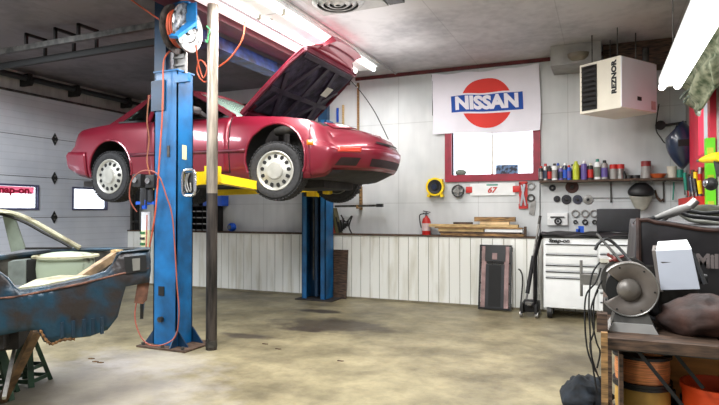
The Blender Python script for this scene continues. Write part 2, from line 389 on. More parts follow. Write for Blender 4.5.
for yy in [6.28, 4.96]:
    for zz in zr[1:5]:
        g = MB(); g.prism([(XL, yy, zz+.1), (XL, yy+.055, zz), (XL, yy, zz-.1), (XL, yy-.055, zz)], (.012, 0, 0)); g.cyl((XL+.01, yy, zz-.035), (XL+.03, yy, zz-.035), .012, 8, 1); g.cyl((XL+.01, yy, zz+.035), (XL+.03, yy, zz+.035), .012, 8, 1)
        build('door_hinge', g, ['black', 'steel'], dr)
# decal on the left pane
wx = wins[1]
t = text_mb('snap-on.', .15, .001, .007, 1.15); t = place(t, (XL-.02, wx[0]+.30, wx[3]-.062), (0, 1, 0), (0, 0, 1))
mb = MB().box((XL-.029, wx[0]+.0, wx[3]-.11), (XL-.026, wx[1]-.03, wx[3]-.005))
d = single('window_decal', mb, mat('glowing_pink_red_decal', s(240, 120, 150), .5, emit=s(240, 110, 145), es=.7), 'pink red lettered strip across the top of the left garage door window', 'decal', smooth=0)  # decal given its own glow, as window backlight would leave it dark
build('lettering', t, mat('dark_red_lettering', s(150, 10, 45), .5), d, smooth=0)
# door frame and tracks
struct('trim_1', MB().box((XL, DY0-.1, DH), (XL+.04, DY1+.1, DH+.03)).box((XL, DY1, 0), (XL+.05, DY1+.06, DH)), 'dsteel', smooth=0)
# upper wall ledge and wainscot
wn = MB(); x = XL; YW = 7.8
while x < XR-.001:
    x1 = min(x+.152, XR)
    wn.box((x+.004, YW, .0), (x1-.004, YW+.03, .965)); x = x1
wn.box((XL, YW+.006, 0), (XR, YW+.04, .95), 1)
struct('trim_2', wn, ['wains', mat('wainscot_seam', s(120, 112, 95), .7)], smooth=0)
struct('trim_3', MB().box((XL, YW-.012, .965), (XR, YB, .985)), 'dwood', smooth=0)
struct('trim_4', MB().box((-3.6, YB-.03, H-.05), (XR, YB, H)), 'dmaroon', smooth=0)
struct('baseboard_back', MB().box((XL, YW-.012, 0), (XR, YW, .03)), mat('dirty_base_strip', s(130, 122, 100), .8), smooth=0)
# maroon beam under the ceiling
struct('trim_5', MB().box((-3.93, YF, 3.33), (-3.68, YB-.04, H-.002), bev=.02), 'beam', smooth=30)
# back window
w1 = bpy.data.objects.new('window_1', None); C.objects.link(w1); w1.location = (WB[0], YB, WB[2]); w1['kind'] = 'structure'; W[w1.name] = Matrix.Translation(w1.location)
fr = MB(); a, b, c, d = WB; t = .1
for p, q in [((a-t, c-t), (b+t, c)), ((a-t, d), (b+t, d+t)), ((a-t, c), (a, d)), ((b, c), (b+t, d))]: fr.box((p[0], YB-.035, p[1]), (q[0], YB+.0, q[1]))
fr.box((a, YB, c), (b, YB+.12, c-.001)); fr.box((a-.001, YB, c), (a, YB+.1, d)); fr.box((b, YB, c), (b+.001, YB+.1, d))
build('window_frame', fr, 'maroon', w1, smooth=0)
build('window_sash', MB().box(((a+b)/2-.012, YB+.05, c), ((a+b)/2+.012, YB+.08, d)), 'offwhite', w1, smooth=0)
build('window_pane', MB().box((a, YB+.09, c), (b, YB+.095, d)), 'pane', w1, smooth=0)
# right window
w2 = bpy.data.objects.new('window_2', None); C.objects.link(w2); w2.location = (XR, WR[0], WR[2]); w2['kind'] = 'structure'; W[w2.name] = Matrix.Translation(w2.location)
fr = MB(); a, b, c, d = WR; t = .14
for p, q in [((a-t, c-t), (b+t, c)), ((a-t, d), (b+t, d+t)), ((a-t, c), (a, d)), ((b, c), (b+t, d))]: fr.box((XR-.05, p[0], p[1]), (XR, q[0], q[1]))
fr.box((XR-.045, 6.86, c-t), (XR-.0, 7.42, d+t))
build('window_frame', fr, 'hred', w2, smooth=0)
build('window_pane', MB().box((XR+.09, a, c), (XR+.095, b, d)), 'pane', w2, smooth=0)
# =================================================================== RAISED RED CAR
CX, CY, C0 = -4.39, 5.93, 1.525
car = thing('car', 'crimson two-door coupe raised on the blue lift with its hood open', 'car', (CX, CY, C0))
def lerp_t(x, tab):
    if x <= tab[0][0]: return tab[0][1]
    for (a, va), (b, vb) in zip(tab, tab[1:]):
        if x <= b: t = (x-a)/(b-a); return va+(vb-va)*t
    return tab[-1][1]
ZS = [(-2.12, .79), (-1.98, .84), (-1.6, .875), (-1.2, .90), (-.6, .895), (.1, .875), (.66, .865), (1.2, .825), (1.6, .765), (1.9, .70), (2.06, .655), (2.2, .585)]
ZBt = [(-2.12, .33), (-1.9, .26), (-1.5, .2), (-.9, .165), (.8, .165), (1.6, .15), (1.95, .17), (2.2, .24)]
WT = [(-2.12, .79), (-1.8, .82), (-1.2, .845), (-.5, .835), (.4, .83), (1.2, .845), (1.7, .825), (2.0, .79), (2.2, .745)]
TJ = [0, .07, .16, .3, .44, .56, .68, .82, .93, 1.0]
WJ = [.90, .955, .975, .99, 1.0, 1.0, .985, .97, .945, .895]
def bodyP(x, c, j, off=0):
    """x station, c in -1..1 across, j height row 0..9 (may be fractional)"""
    j0 = int(min(j, 8)); fj = j-j0; tj = TJ[j0]+(TJ[j0+1]-TJ[j0])*fj; wj = WJ[j0]+(WJ[j0+1]-WJ[j0])*fj
    zs, zb = lerp_t(x, ZS), lerp_t(x, ZBt); z = zb+tj*(zs-zb)
    w = lerp_t(x, WT)*wj
    if j >= 9: z += .035*(1-c*c)
    we = max(0, min(1, (x-1.35)/.85)); wr = max(0, min(1, (-1.6-x)/.5)); X = x
    X -= we*we*.34*abs(c)**3.2; X += wr*wr*.13*abs(c)**4
    # nose profile: pointed at bumper line, raked under; tail: bumper step
    if we > 0:
        h = (z-.2)/.45
        prof = -.09*max(0, (.52-h)/.52)**1.3-.12*max(0, (h-.62)/.4)
        X += prof*we*we
    if wr > 0:
        h = z
        prof = .11 if h > .62 else (.11*(h-.54)/.08 if h > .54 else (0 if h > .38 else .05*(.38-h)/.12))
        X += prof*wr*wr
    p = V((X, w*c, z))
    if off: p = V((p.x+(off if x > 2 else -off if x < -2 else 0), p.y*(1+off/.84), p.z)); 
    return p
xs = [-2.12, -2.05, -1.98, -1.9, -1.8, -1.65, -1.5, -1.35, -1.2, -1.05, -.9, -.7, -.5, -.25, 0, .25, .45, .66, .8, .95, 1.1, 1.25, 1.4, 1.55, 1.7, 1.82, 1.92, 2.0, 2.07, 2.14, 2.2]
cs = [-1, -.9, -.7, -.4, 0, .4, .7, .9, 1]
nc = len(cs)
vs = []; idx = {}
def vid(i, ci, j):
    k = (i, ci, j)
    if k not in idx:
        p = bodyP(xs[i], cs[ci], j)
        if j == 9 and .66 < xs[i] < 1.93 and 1 < ci < nc-2: p.z -= .3
        idx[k] = len(vs); vs.append(p)
    return idx[k]
mb = MB(); fcs = []; ms = []
n = len(xs)
for i in range(n-1):
    for ci in range(nc-1):
        fcs.append((vid(i, ci, 0), vid(i+1, ci, 0), vid(i+1, ci+1, 0), vid(i, ci+1, 0))); ms.append(1)
        fcs.append((vid(i, ci, 9), vid(i, ci+1, 9), vid(i+1, ci+1, 9), vid(i+1, ci, 9))); ms.append(1 if .66 <= xs[i] and xs[i+1] <= 1.93 else (1 if -.9 < xs[i] < .6 else 0))
    for j in range(9):
        fcs.append((vid(i, 0, j), vid(i, 0, j+1), vid(i+1, 0, j+1), vid(i+1, 0, j))); ms.append(0)
        fcs.append((vid(i, nc-1, j), vid(i+1, nc-1, j), vid(i+1, nc-1, j+1), vid(i, nc-1, j+1))); ms.append(0)
for i in (0, n-1):
    for ci in range(nc-1):
        for j in range(9): fcs.append((vid(i, ci, j), vid(i, ci+1, j), vid(i, ci+1, j+1), vid(i, ci, j+1))); ms.append(0)
mb.v = vs; mb.f = fcs; mb.m = ms
body = build('body', mb, ['red', 'under', 'vblack'], car, local=True, smooth=0)
WXF, WXR, WZ = 1.17, -1.21, .235
cut = MB()
for wx, rr in ((WXF, .375), (WXR, .355)):
    for sy in (-1, 1):
        cut.cyl((wx, sy*.52, .37 if wx > 0 else .33), (wx, sy*1.1, .37 if wx > 0 else .33), rr, 40, 2)
cutter = build('cutter', cut, ['red', 'under', 'vblack'], car, local=True, smooth=0)
md = body.modifiers.new('b', 'BOOLEAN'); md.object = cutter; md.operation = 'DIFFERENCE'; md.solver = 'EXACT'
dg = bpy.context.evaluated_depsgraph_get(); dg.update()
me = bpy.data.meshes.new_from_object(body.evaluated_get(dg)); body.modifiers.clear(); body.data = me
bpy.data.objects.remove(cutter)
for p in me.polygons: p.use_smooth = True
me.set_sharp_from_angle(angle=math.radians(32))
# arch lips
for wx, rr, cz in ((WXF, .375, .37), (WXR, .355, .33)):
    for sy in (-1, 1):
        pts = []
        for k in range(25):
            t = math.radians(-24+228*k/24); x = wx+rr*math.cos(t); z = cz+rr*math.sin(t)
            if z < .19: continue
            w = lerp_t(x, WT); jj = (z-.18)/(lerp_t(x, ZS)-.18)
            ww = w*(.975 if jj < .2 else .995 if jj < .7 else .97)
            pts.append((x, sy*(ww-.002), z))
        build('wheel_arch_lip', MB().tube(pts, .014, 8), 'red', body, local=True)
# doors with handle and mirror
for sy in (-1, 1):
    g = MB()
    g.grid(lambda u, v: (lambda p: V((p.x+.0+(.10*(v-.5)*.0), p.y, p.z)))(bodyP(-.58+1.16*u-.05*v*(1-u), sy, 1.3+7.5*v, .006)), 14, 12)
    dd = build('door', g, 'red', car, local=True, solid=.004)
    sm = MB()
    pts = [bodyP(-.58+.0, sy, 1.3+7.5*k/12, .003) for k in range(13)]; sm.tube(pts, .006, 5)
    pts = [bodyP(.58-.05*k/12*0, sy, 1.3+7.5*k/12, .003) for k in range(13)]; sm.tube(pts, .006, 5)
    sm.tube([bodyP(-.58+1.16*k/8, sy, 1.3, .003) for k in range(9)], .006, 5)
    build('door_gap', sm, 'vblack', dd, local=True)
    build('door_handle', MB().box((-.50, sy*.815, .74), (-.36, sy*.842, .765), bev=.005), 'black', dd, local=True)
    mm = MB().box((.13, sy*.82, .90), (.20, sy*.97, .985), bev=.03).bar((.20, sy*.76, .89), (.18, sy*.84, .93), .05, .04)
    build('side_mirror', mm, 'black', dd, local=True)
    # rubber side strip
    st = MB(); st.grid(lambda u, v: bodyP(-.86+1.66*u, sy, 3.75+.45*v, .010), 14, 1); build('side_moulding', st, 'red_in', car, local=True, solid=.006)
# bumpers as wrapped panels
def wrap(x0, x1, j0, j1, off, nu=44, nv=6):
    end = xs[-1] if x1 > 0 else xs[0]
    def fn(u, v):
        j = j0+(j1-j0)*v
        if u < .25: return bodyP(x0+(end-x0)*u/.25, -1, j, off)
        if u > .75: return bodyP(x0+(end-x0)*(1-u)/.25, 1, j, off)
        return bodyP(end, -1+2*(u-.25)/.5, j, off)
    return MB().grid(fn, nu, nv)
build('front_bumper', wrap(1.62, 2.2, .3, 5.9, .006), 'red', car, local=True, solid=.006)
build('rear_bumper', wrap(-1.62, -2.12, .3, 4.6, .012), 'red', car, local=True, solid=.008)
def nosepatch(c0, c1, j0, j1, off, nu=10, nv=4, skew=0):
    return MB().grid(lambda u, v: bodyP(2.2, c0+(c1-c0)*u+skew*v, j0+(j1-j0)*v, off), nu, nv)
for sy in (-1, 1):
    build('air_intake', nosepatch(.99*sy, .78*sy, 1.5, 3.4, .012, skew=-.04*sy), M['intake'], car, local=True)
    if sy > 0: build('air_intake', nosepatch(-.58, .58, 1.5, 3.4, .012, 20), M['intake'], car, local=True)
    build('turn_signal', nosepatch(.99*sy, .76*sy, 4.6, 6.0, .012), 'redlens', car, local=True, solid=.004)
    mk = MB().grid(lambda u, v: bodyP(1.60+.10*u, sy, 5.0+.7*v, .012), 4, 2); build('side_marker', mk, 'amber', car, local=True, solid=.006)
    tl = MB().grid(lambda u, v: bodyP(-2.12, sy*(.92-.5*u), 5.6+3.0*v, .012), 8, 4); build('tail_lamp', tl, mat('red_tail_lens', s(120, 8, 15), .15, coat=1), car, local=True, solid=.006)
    # closed pop-up headlamp covers
    hc = MB().grid(lambda u, v: bodyP(1.80+.24*u, sy*(.92-.42*v), 9, .0)+V((0, 0, .012)), 4, 4); build('headlamp_cover', hc, 'red', car, local=True, solid=.01)
# nose panel line
build('front_grille', nosepatch(-.45, .45, 7.3, 7.9, .012, 16, 3), 'vblack', car, local=True)
for sy in (-1, 1): build('panel_gap', MB().tube([bodyP(1.64, sy, .4+.55*k, .008) for k in range(15)], .004, 5), 'red_in', body, local=True)
# front lip and underbody
build('chin_spoiler', MB().grid(lambda u, v: bodyP(2.12, -1+2*u, .2, .0)+V((-.06, 0, -.02+.03*v)), 18, 2), 'vblack', car, local=True, solid=.012)
ub = MB().box((-1.9, -.62, .13), (-1.62, .62, .2)).box((-.85, -.5, .12), (.8, .5, .17), bev=.02)
ub.tube([(1.5, .1, .2), (.9, .15, .13), (-.5, .15, .12), (-1.2, .3, .17), (-1.9, .45, .2)], .03, 8).cyl((-1.55, .45, .19), (-2.1, .45, .2), .09, 16)
ub.bar((WXF, -.6, .2), (WXF+.15, .6, .2), .09, .06).bar((WXR, -.6, .22), (WXR, .6, .22), .1, .08).box((.9, -.4, .06), (1.55, .4, .2), bev=.04)
build('underbody', ub, 'under', car, local=True)
build('engine', MB().box((.85, -.25, .45), (1.5, .25, .74), bev=.04).cyl((.9, -.35, .74), (1.5, -.35, .72), .06).box((1.62, -.5, .4), (1.68, .5, .7), bev=.01), 'dsteel', car, local=True)
# greenhouse
def gp(sy, name): return {'A0': V((.58, sy*.74, .87)), 'A1': V((-.14, sy*.555, 1.235)), 'R0': V((-.42, sy*.565, 1.265)), 'C1': V((-.86, sy*.545, 1.235)), 'C0': V((-1.42, sy*.66, .905)),
                          'B0': V((-.62, sy*.785, .885)), 'B1': V((-.62, sy*.60, 1.245)), 'Q0': V((-1.13, sy*.755, .905)), 'S0': V((.46, sy*.775, .87)), 'T0': V((-1.05, sy*.58, 1.20))}[name]
rf = MB()
def roof(u, v):
    x = -.14+(-.72)*u; y = -1+2*v; w = .60 if 0 < u < 1 else .565
    z = 1.235+.055*math.sin(math.pi*min(1, u*1.0))**.7+.03*(1-y*y)
    return V((x+.05*(1-y*y)*(1 if u < .5 else -1)*(abs(u-.5)*2), w*y, z-.035*abs(y)**6))
rf.grid(roof, 10, 12); build('roof', rf, 'red', car, local=True, solid=.03, smooth=60)
wsb, wst = (.72, .08), (-.06, .05)
for sy in (-1, 1):
    g = lambda n: gp(sy, n)
    pl = MB(); pl.bar(g('A0'), g('A1'), .06, .05); pl.bar(g('A1'), g('R0'), .05, .045); pl.bar(g('R0'), g('C1'), .05, .05)
    pl.bar(g('B0'), g('B1'), .05, .03)
    build('pillar', pl, 'red', car, local=True)
    # broad rear quarter pillar
    q = MB().prism([g('C1'), g('C1')+V((.10, 0, -.005)), V((-1.02, sy*.70, .95)), g('Q0'), g('C0')], V((0, -sy*.035, 0))); build('rear_quarter_pillar', q, 'red', car, local=True)
    dw = MB().prism([g('B0')+V((.02, 0, 0)), g('S0'), V((-.04, sy*.585, 1.205)), g('R0')+V((0, 0, -.02)), g('B1')], V((0, -sy*.008, 0))); build('side_window', dw, 'carglass', car, local=True)
    qw = MB().prism([g('B0')-V((.02, 0, 0)), g('B1'), g('C1')+V((.06, sy*.01, -.01)), V((-1.0, sy*.70, .95)), g('Q0')+V((.04, 0, 0))], V((0, -sy*.008, 0))); build('quarter_window', qw, 'carglass', car, local=True)
    bt = MB().bar(g('A0')+V((-.02, 0, .0)), g('Q0')+V((0, 0, .0)), .03, .02); build('window_seal', bt, 'black', car, local=True)
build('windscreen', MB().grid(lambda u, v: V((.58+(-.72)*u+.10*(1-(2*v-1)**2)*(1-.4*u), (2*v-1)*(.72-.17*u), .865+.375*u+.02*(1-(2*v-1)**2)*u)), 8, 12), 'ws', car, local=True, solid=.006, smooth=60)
build('rear_window', MB().grid(lambda u, v: V((-1.38+.54*u-.06*(1-(2*v-1)**2), (2*v-1)*(.64-.10*u), .915+.325*u)), 8, 12), 'carglass', car, local=True, solid=.006, smooth=60)
st = MB()
for sy in (-1, 1):
    st.box((-.55, sy*.15, .45), (-.1, sy*.60, .62), bev=.05).box((-.62, sy*.15, .55), (-.45, sy*.60, 1.08), bev=.06).box((-.58, sy*.26, 1.06), (-.49, sy*.50, 1.2), bev=.04)
st.box((-1.25, -.6, .6), (-1.0, .6, 1.0), bev=.05).box((.35, -.7, .6), (.62, .7, .88), bev=.04)
st.tube([(.20+.03*math.cos(t), -.36+.18*math.cos(t), .84+.17*math.sin(t)) for t in [k*math.pi/10 for k in range(20)]], .014, 8, closed=True)
build('seats_and_dashboard', st, 'black', car, local=True)
build('boot_lid', MB().grid(lambda u, v: (lambda p: p+V((0, 0, .01)))(bodyP(-2.0+.55*u, -.86+1.72*v, 9)), 6, 8), 'red', car, local=True, solid=.012)
# hood
HA = math.radians(40.5); HX, HZ = .65, .905
def hp(a, y, n): return V((HX+a*math.cos(HA)-n*math.sin(HA), y, HZ+a*math.sin(HA)+n*math.cos(HA)))
def hw(a): return lerp_t(a, [(0, .715), (.3, .72), (.8, .70), (1.04, .665), (1.16, .39)])
def hnose(y): return 1.06+.0*y
top = MB().grid(lambda u, v: hp(1.16*u, (2*v-1)*hw(1.16*u), .03*(1-(2*v-1)**2)+.01), 24, 14)
hd = build('hood', top, 'red', car, local=True, solid=.014, smooth=50)
rim = MB()
rim.tube([hp(a, -hw(a)+.02, -.012) for a in [0, .2, .4, .6, .8, 1.05]], .022, 8).tube([hp(a, hw(a)-.02, -.012) for a in [0, .2, .4, .6, .8, 1.05]], .022, 8)
rim.bar(hp(.03, -.69, -.02), hp(.03, .69, -.02), .06, .05, up=hp(0, 0, 1)-hp(0, 0, 0)).bar(hp(1.03, -.65, -.015), hp(1.03, .65, -.015), .05, .04)
build('hood_frame', rim, 'red_in', hd, local=True)
nz = MB()
def nosef(u, v):
    a = 1.10+.21*u; y = (2*v-1)*(.40-.04*u)
    return hp(a-.015*abs(2*v-1)**3, y, .035-.02*u*u+.02*(1-(2*v-1)**2))
def nosel(u, v):
    p = nosef(u, v); return p-(hp(0, 0, 1)-hp(0, 0, 0))*(.02+.065*u)
nz.grid(nosef, 8, 12); nz.grid(nosel, 8, 12); nz.grid(lambda u, v: nosef(1, v).lerp(nosel(1, v), u), 3, 12)
for e in (0, 1): nz.grid(lambda u, v: nosef(v, e).lerp(nosel(v, e), u), 3, 8)
build('hood_nose_panel', nz, 'red', hd, local=True, smooth=40)
build('nose_frame', MB().tube([nosel(.5, .06+.88*k/12)-(hp(0, 0, .008)-hp(0, 0, 0)) for k in range(13)], .012, 8), 'red_in', hd, local=True)
# insulation pad and stamped bracing beneath
pd = MB()
def padf(u, v):
    a = .08+.92*u; y = (2*v-1)*(hw(a)-.05); q = .012*math.sin(9*a+3*math.cos(7*y))+.01*math.sin(14*y)*math.sin(8*a)
    return hp(a, y, -.012-q)
pd.grid(padf, 30, 36); build('insulation_pad', pd, 'pad', hd, local=True, solid=.008, smooth=40)
bt = MB()
for p, q in [((.1, -.55), (.98, -.20)), ((.1, .55), (.98, .20)), ((.1, -.2), (.7, -.62)), ((.12, .2), (.72, .60)), ((.98, -.6), (.98, .6)), ((.45, -.66), (.45, .66)), ((.1, 0), (.98, 0))]:
    bt.bar(hp(p[0], p[1], -.034), hp(q[0], q[1], -.034), .06, .022, up=hp(0, 0, 1)-hp(0, 0, 0))
build('bracing', bt, mat('dark_purple_brace', s(50, 36, 52), .5), hd, local=True)
build('sticker', MB().add([hp(.60, .28, -.05), hp(.60, .44, -.05), hp(.74, .44, -.05), hp(.74, .28, -.05)], [(0, 1, 2, 3)]), 'offwhite', hd, local=True, smooth=0)
for sy in (-1, 1): build('hood_hinge', MB().bar((HX-.05, sy*.62, HZ-.05), hp(.18, sy*.64, -.03), .02, .03), 'red_in', hd, local=True)
build('prop_rod', MB().tube(bez([hp(.95, .64, -.03), hp(.95, .64, -.03)+V((.16, 0, -.18)), (1.75, .60, 1.05), (1.93, .60, .70)]), .006, 6), 'black', car, local=True)
# wheels
def make_wheel(name):
    w = bpy.data.objects.new(name, None)
    return w
def wheel_mb():
    ty = MB(); R = .315
    prof = [(.205, -.085), (.225, -.098), (.26, -.104), (.287, -.10), (.302, -.085), (R, -.05), (R, .05), (.302, .085), (.287, .10), (.26, .104), (.225, .098), (.205, .085)]
    ty.lathe(prof, (0, 0, 0), (0, 1, 0), 48, closed=False)
    for k in range(48):   # tread blocks
        t = 2*math.pi*k/48
        for yy in (-.075, -.025, .025, .075):
            tt = t+(.03 if abs(yy) > .05 else 0); rr = .309 if abs(yy) > .05 else .315
            c = V((rr*math.cos(tt), yy, rr*math.sin(tt))); ty.box(c-V((.006, .02, .013)), c+V((.006, .02, .013)), R=Matrix.Rotation(-tt, 3, 'Y'))
    rm = MB(); rm.lathe([(.208, -.09), (.214, -.10), (.205, -.104), (.19, -.095), (.178, -.082), (.12, -.098), (.098, -.104), (.092, -.112), (.0, -.116)], (0, 0, 0), (0, 1, 0), 48)
    rm.lathe([(.205, -.09), (.2, .09), (.206, .09)], (0, 0, 0), (0, 1, 0), 36)
    vn = rm
    for k in range(13):
        t = 2*math.pi*k/13+.1; c = V((.148*math.cos(t), -.0915, .148*math.sin(t))); er = V((math.cos(t), -.0, math.sin(t))); et = V((-math.sin(t), 0, math.cos(t)))
        pts = []
        for q in range(12):
            a = 2*math.pi*q/12; pts.append(c+er*.029*math.cos(a)+et*(.020+.006*math.cos(a))*math.sin(a)+V((0, -.003+.004*math.cos(a)*-1*0, 0)))
        vn.prism(pts, (0, .012, 0), 1)
    bk = MB().cyl((0, -.03, 0), (0, .06, 0), .13, 24).cyl((0, .0, 0), (0, .08, 0), .19, 24)
    cap = MB().cyl((0, -.112, 0), (0, -.119, 0), .082, 24)
    return ty, rm, vn, bk, cap
first = None
for wx, sy, yaw in ((WXF, -1, math.radians(7)), (WXF, 1, math.radians(7)), (WXR, -1, 0), (WXR, 1, 0)):
    loc = V((wx, sy*.735, WZ-.0)); rot = Matrix.Rotation(yaw+(math.pi if sy > 0 else 0), 4, 'Z')
    if first is None:
        ty, rm, vn, bk, cap = wheel_mb(); meshes = []
        for nm, m_, mt in (('tyre', ty, 'rubber'), ('wheel_rim', rm, ['alloy', 'vblack']), ('brake_disc', bk, 'dsteel'), ('centre_cap', cap, 'alloy')):
            o = build(nm, m_, mt, car, local=True, smooth=35); meshes.append((nm, o))
        first = [o for _, o in meshes]
        T = Matrix.Translation(loc)@rot
        t0 = first[0]; t0.name = 'wheel'; t0.matrix_local = T
        for o in first[1:]: o.parent = t0; o.matrix_local = Matrix.Identity(4)
    else:
        c = first[0].copy(); C.objects.link(c); c.parent = car; c.matrix_local = Matrix.Translation(loc)@rot
        for o in first[1:]: k = o.copy(); C.objects.link(k); k.parent = c; k.matrix_local = Matrix.Identity(4)
# suspension in arches
for wx in (WXF, WXR):
    for sy in (-1, 1):
        sp = MB(); sp.tube([(wx, sy*.58, .2), (wx-.02, sy*.54, .66)], .035, 10).bar((wx, sy*.62, .2), (wx-.2, sy*.2, .22), .05, .04)
        build('suspension_strut', sp, 'under', car, local=True)

# =================================================================== LIFT
lift = thing('vehicle_lift', 'blue two-post vehicle lift with yellow arms holding up the crimson car', 'vehicle lift', (-3.88, 5.93, 0))
def column(yb, dirn, x0=-4.09, x1=-3.80, dep=.23):
    """yb: y of the closed back face, dirn +1 opens toward +Y"""
    d = dep*dirn; t = .012; m = MB()
    m.box((x0, yb, .02), (x1, yb+t*dirn, 2.70)); m.box((x0, yb, .02), (x0+t, yb+d, 2.70)); m.box((x1-t, yb, .02), (x1, yb+d, 2.70))
    m.box((x0, yb+d-t*dirn, .02), (x0+.08, yb+d, 2.70)); m.box((x1-.08, yb+d-t*dirn, .02), (x1, yb+d, 2.70))
    return m
col = build('column', column(4.27, 1), 'blue', lift, smooth=0)
build('column_cap', MB().box((-4.10, 4.26, 2.70), (-3.79, 4.51, 2.715)).box((-3.82, 4.26, 2.58), (-3.66, 4.30, 2.66)), 'blue', col, smooth=0)
build('access_hole', MB().box((-4.02, 4.262, .50), (-3.95, 4.272, .59)), 'vblack', col, smooth=0)
build('latch_hole', MB().box((-3.92, 4.262, 1.86), (-3.89, 4.272, 1.97)).cyl((-3.98, 4.27, .27), (-3.98, 4.235, .27), .028, 12), 'dsteel', col, smooth=0)
build('warning_sticker', MB().box((-3.802, 4.34, 1.84), (-3.797, 4.40, 1.98)), mat('cream_sticker', s(220, 215, 160), .5), col, smooth=0)
# upper extension up to the ceiling, its shade painted in as darker blue
build('column_extension', MB().box((-4.10, 4.275, 2.30), (-3.955, 4.55, 3.42)).box((-4.12, 4.255, 2.32), (-3.95, 4.28, 2.62)), 'blue_dark', lift, smooth=0)
lk = MB().box((-3.93, 4.36, 2.6), (-3.905, 4.38, 3.1)).box((-3.80, 4.36, 2.6), (-3.775, 4.38, 3.1)).box((-3.92, 4.375, 2.6), (-3.78, 4.382, 3.1))
for k in range(7): lk.box((-3.93, 4.35, 2.62+k*.075), (-3.78, 4.38, 2.64+k*.075))
build('lock_ladder', lk, 'steel', lift, smooth=0)
bp = MB().box((-4.20, 4.16, .0), (-3.60, 4.62, .018), bev=.004); build('base_plate', bp, 'dwood', lift)
for sgn, xx in ((-1, -4.09), (1, -3.80)):
    for yy in (4.29, 4.50): build('gusset', MB().prism([(xx, yy, .018), (xx+sgn*.13, yy, .018), (xx, yy, .17)], (0, .012, 0)), 'blue_dark', lift, smooth=0)
build('gusset', MB().prism([(-3.80, 4.27, .018), (-3.80, 4.17, .018), (-3.80, 4.27, .17)], (.012, 0, 0)), 'blue_dark', lift, smooth=0)
for bx, by in ((-4.15, 4.2), (-3.66, 4.2), (-3.9, 4.19), (-3.66, 4.57)): build('anchor_bolt', MB().cyl((bx, by, .018), (bx, by, .045), .018, 6), 'dsteel', lift)
# far column: open side faces the car and the camera
fc = column(7.70, -1, -4.20, -3.80, .27); fcol = build('column', fc, 'blue', lift, smooth=0)
build('column_interior', MB().box((-4.08, 7.60, .05), (-4.0, 7.66, 1.75)).cyl((-3.98, 7.50, .05), (-3.98, 7.50, 1.72), .028, 12).box((-4.18, 7.66, .03), (-3.82, 7.686, 2.68)), 'blue_dark', fcol, smooth=0)
build('chain', MB().box((-4.03, 7.47, .3), (-4.015, 7.49, 1.75)), 'dsteel', fcol, smooth=0)
build('base_plate', MB().box((-4.28, 7.36, 0), (-3.66, 7.76, .018), bev=.004), 'under', lift)
build('column_extension', MB().box((-4.02, 7.60, 2.70), (-3.86, 7.69, 3.42)), 'blue_dark', lift, smooth=0)
# overhead beam
ob = MB().box((-4.22, 4.42, 3.18), (-4.0, 7.69, 3.32)); build('overhead_beam', ob, mat('blue_beam_paint', s(30, 62, 120), .3, .1, .45, 7, coat=.6), lift, smooth=0)
# carriages and arms
def arm(a, b, pz, m='yellow'):
    g = MB().bar(a, b, .12, .09); build('lift_arm', g, m, lift)
    build('lift_pad', MB().cyl((b[0], b[1], b[2]-.05), (b[0], b[1], pz-.03), .04, 16).cyl((b[0], b[1], pz-.03), (b[0], b[1], pz), .065, 20, 1), [m, 'rubber'], lift)
cr = MB().box((-4.03, 4.40, 1.55), (-3.87, 4.6, 1.75)).box((-4.04, 4.56, 1.60), (-3.58, 4.66, 1.73)); build('carriage', cr, 'yellow', lift, smooth=0)
build('carriage_bracket', MB().box((-3.66, 4.50, 1.62), (-3.54, 4.62, 1.78), bev=.006), 'yellow', lift)
arm(V((-3.62, 4.66, 1.66)), V((-3.40, 5.32, 1.58)), C0+.16)
arm(V((-3.95, 4.66, 1.64)), V((-5.05, 5.35, 1.58)), C0+.16)
cr = MB().box((-4.08, 7.32, 1.55), (-3.92, 7.56, 2.2)).box((-4.16, 7.24, 1.62), (-3.78, 7.34, 1.74)); build('carriage', cr, 'yellow', lift, smooth=0)
arm(V((-3.80, 7.25, 1.68)), V((-3.30, 6.52, 1.60)), C0+.16)
arm(V((-3.95, 7.25, 1.66)), V((-5.05, 6.5, 1.60)), C0+.16)
build('motor_box', MB().box((-4.10, 7.3, 1.55), (-4.06, 7.45, 1.85)), 'black', lift, smooth=0)

# hook plate hung on the column side
t = thing('carabiner_plate', 'silver framed oval plate of hooks hung on the near blue column', 'hanger', (-3.735, 4.42, 1.44))
fr = [(-3.728, 4.42+.065*math.cos(a)*(1 if abs(math.cos(a)) > .4 else 1), 1.55+.115*math.sin(a)) for a in [k*math.pi/12 for k in range(24)]]
# rounded rectangle standing proud of the column corner, facing the room
rr = []
for k in range(28):
    a = 2*math.pi*k/28; cx = math.copysign(abs(math.cos(a))**.5, math.cos(a)); sz = math.copysign(abs(math.sin(a))**.5, math.sin(a))
    rr.append((-3.72+.075*(cx+1), 4.26, 1.60+.125*sz))
build('frame', MB().tube(rr, .014, 8, closed=True), 'chrome', t)
build('backing', MB().box((-3.70, 4.262, 1.50), (-3.59, 4.27, 1.70)).box((-3.74, 4.265, 1.58), (-3.70, 4.275, 1.62)), 'black', t, smooth=0)
build('hook', MB().tube(bez([(-3.63, 4.25, 1.69), (-3.66, 4.25, 1.62), (-3.64, 4.25, 1.54), (-3.61, 4.25, 1.52), (-3.62, 4.25, 1.60)]), .008, 6).tube(bez([(-3.66, 4.25, 1.68), (-3.68, 4.25, 1.58), (-3.65, 4.25, 1.51)]), .008, 6), 'steel', t)

